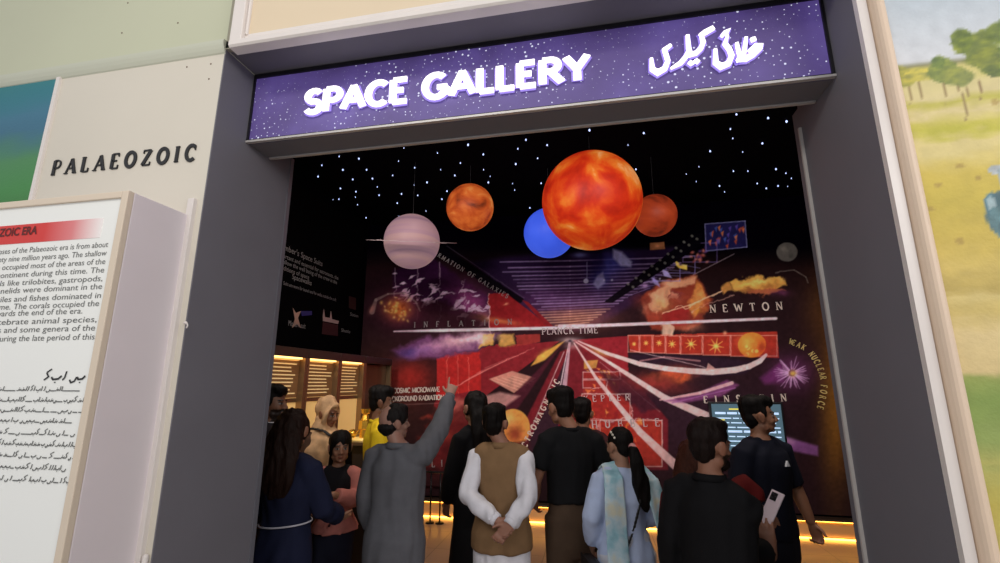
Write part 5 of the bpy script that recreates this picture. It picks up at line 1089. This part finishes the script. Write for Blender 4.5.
# red-haired woman in dark red behind the nearest man
x, y, h = top_at(692, 440, 2.52)
p = Person('person in dark red dress reaching past the nearest person in black', x, y, -34, h, (163, 116, 92), .95, True, (-10, -10, 0), hair=(64, 32, 22), L=((-.20, .0, 1.13), (-.19, .08, .90)))
hw = p.local(depth_point(757, 505, 2.36)); p.arm[1] = (p.local(depth_point(748, 486, 2.42)), hw); p.n[1] = (-.4, .1, -.8); p.curl[1] = (.35, .5, .6, .7); p.d[1] = tuple(p.local(depth_point(766, 512, 2.32)) - hw)
redc = cloth('dark_red_cotton', (104, 26, 26)); p.body(); p.shirt('dress', redc, .15, .95, .02, .012, .004, .10, 1.0, .005, 121); p.shoes(darkshoe); p.hair(redhair, h_cap, world=lambda g: g.tube([(0, -.06, 1.64), (0, -.10, 1.53), (0, -.12, 1.42), (0, -.11, 1.34)], [(.084, .05), (.10, .05), (.095, .04), (.05, .02)], side=(1, 0, 0)))

# nearest man in black
x, y, h = top_at(706, 417, 2.16)
p = Person('nearest person, all in black, looking right and holding a pale phone', x, y, -36, h, (140, 96, 76), .96, head=(-24, -4, 0), beard=.92, belly=.02, hair=(20, 14, 12))
p.sh[1] = Vector((.150, -.012, 1.368)); hw = p.local(depth_point(771, 553, 2.165)); p.arm[1] = (p.local(depth_point(738, 548, 2.14)), hw); hd = p.local(depth_point(764, 522, 2.19)) - hw; p.d[1] = tuple(hd); nn = p.local(depth_point(767, 530, 2.4)) - p.local(depth_point(767, 530, 2.2)); p.n[1] = tuple(nn); p.curl[1] = (.15, .2, .28, .35)
p.body(); blkk = cloth('black_kurta_cotton', (13, 12, 15)); p.shirt('tunic', blkk, .50, .96, .016, .008, .006, .10, 1.0, .005, 131, 4); p.collar(blkk, .070, 1.460, .03); p.trousers(blkk, .02, .02); p.shoes(darkshoe); p.hair(hairmat('near_black_hair', (26, 17, 15)), h_short); 
g = G(); g.ell((0, .040, 1.520), (.056, .052, .034)); g.ell((0, .066, 1.505), (.030, .030, .022)); g.xform(p.HM).xform(Matrix.Scale(p.S, 4)); g.blend('beard', hairmat('near_black_hair', (26, 17, 15)), p.root, .006, 3, folds(133, .002, 40, 120))
# the phone in his hand
A = depth_point(761, 531, 2.25); B = depth_point(778.5, 492, 2.29); up = (B - A); ln = up.length; up.normalize(); nrm = (Vector((0, 0, CAM_H)) - A).normalized() + Vector((-1.25, 0, .2)); nrm = (nrm - up * nrm.dot(up)).normalized(); sd = up.cross(nrm)
ph = thing('mobile_phone', 'pale pink phone with dark camera block held by the nearest person', 'phone', (A + B) / 2); M_ = Matrix((sd, up, nrm)).transposed(); ph.rotation_euler = M_.to_euler()
G().box(-.036, .036, -ln / 2, ln / 2, -.004, .004).build('case', mat('pale_pink_phone_back', (222, 204, 214), .3), ph, bevel=.0035); G().box(-.026, .008, ln / 2 - .050, ln / 2 - .010, .004, .0062).build('camera_block', mat('black_glass', (14, 14, 18), .4), ph, bevel=.001)
for a_, b_ in ((-.017, -.02), (-.017, -.038), (.0, -.03)): G().tube([(a_, ln / 2 + b_, .006), (a_, ln / 2 + b_, .0074)], [.0055, .005], n=12, round_ends=False).build('lens', mat('lens_glass', (22, 22, 34), .4), ph, True)
G().box(-.033, .033, -ln / 2 + .004, ln / 2 - .004, -.0046, -.004).build('screen', mat('phone_screen', (20, 22, 30), .15), ph)

# young man in navy T-shirt in profile
x, y, h = top_at(757, 396, 3.1)
p = Person('person in navy T-shirt with small white triangle, face turned right', x, y, -146, h, (147, 103, 80), .98, head=(54, 2, 0), curlL=(.8, .95, 1.0, 1.05), L=((-.262, .0, 1.14), (-.305, .05, .92)), stride=.12)
nv = cloth('navy_jersey', (18, 20, 34)); p.body(); p.shirt('tshirt', nv, .86, .52, .018, .014, .006, amp=.005, seed=141); p.trousers(cloth('dark_jeans', (26, 28, 40)), .014, .006); p.shoes(mat('white_canvas_shoe', (190, 186, 180), .6)); p.hair(blackhair, h_short_full); p.collar(nv, .067, 1.450, .02)
g = G(); c_ = Vector((-.035, .140, 1.315)); tri = [c_ + Vector((-.018, 0, -.014)), c_ + Vector((.018, 0, -.014)), c_ + Vector((0, 0, .02))]; g.hexa(tri, [q + Vector((0, -.012, 0)) for q in tri]).xform(Matrix.Scale(p.S, 4)); g.build('logo_patch', mat('white_print_patch', (220, 220, 226), .6), p.root)
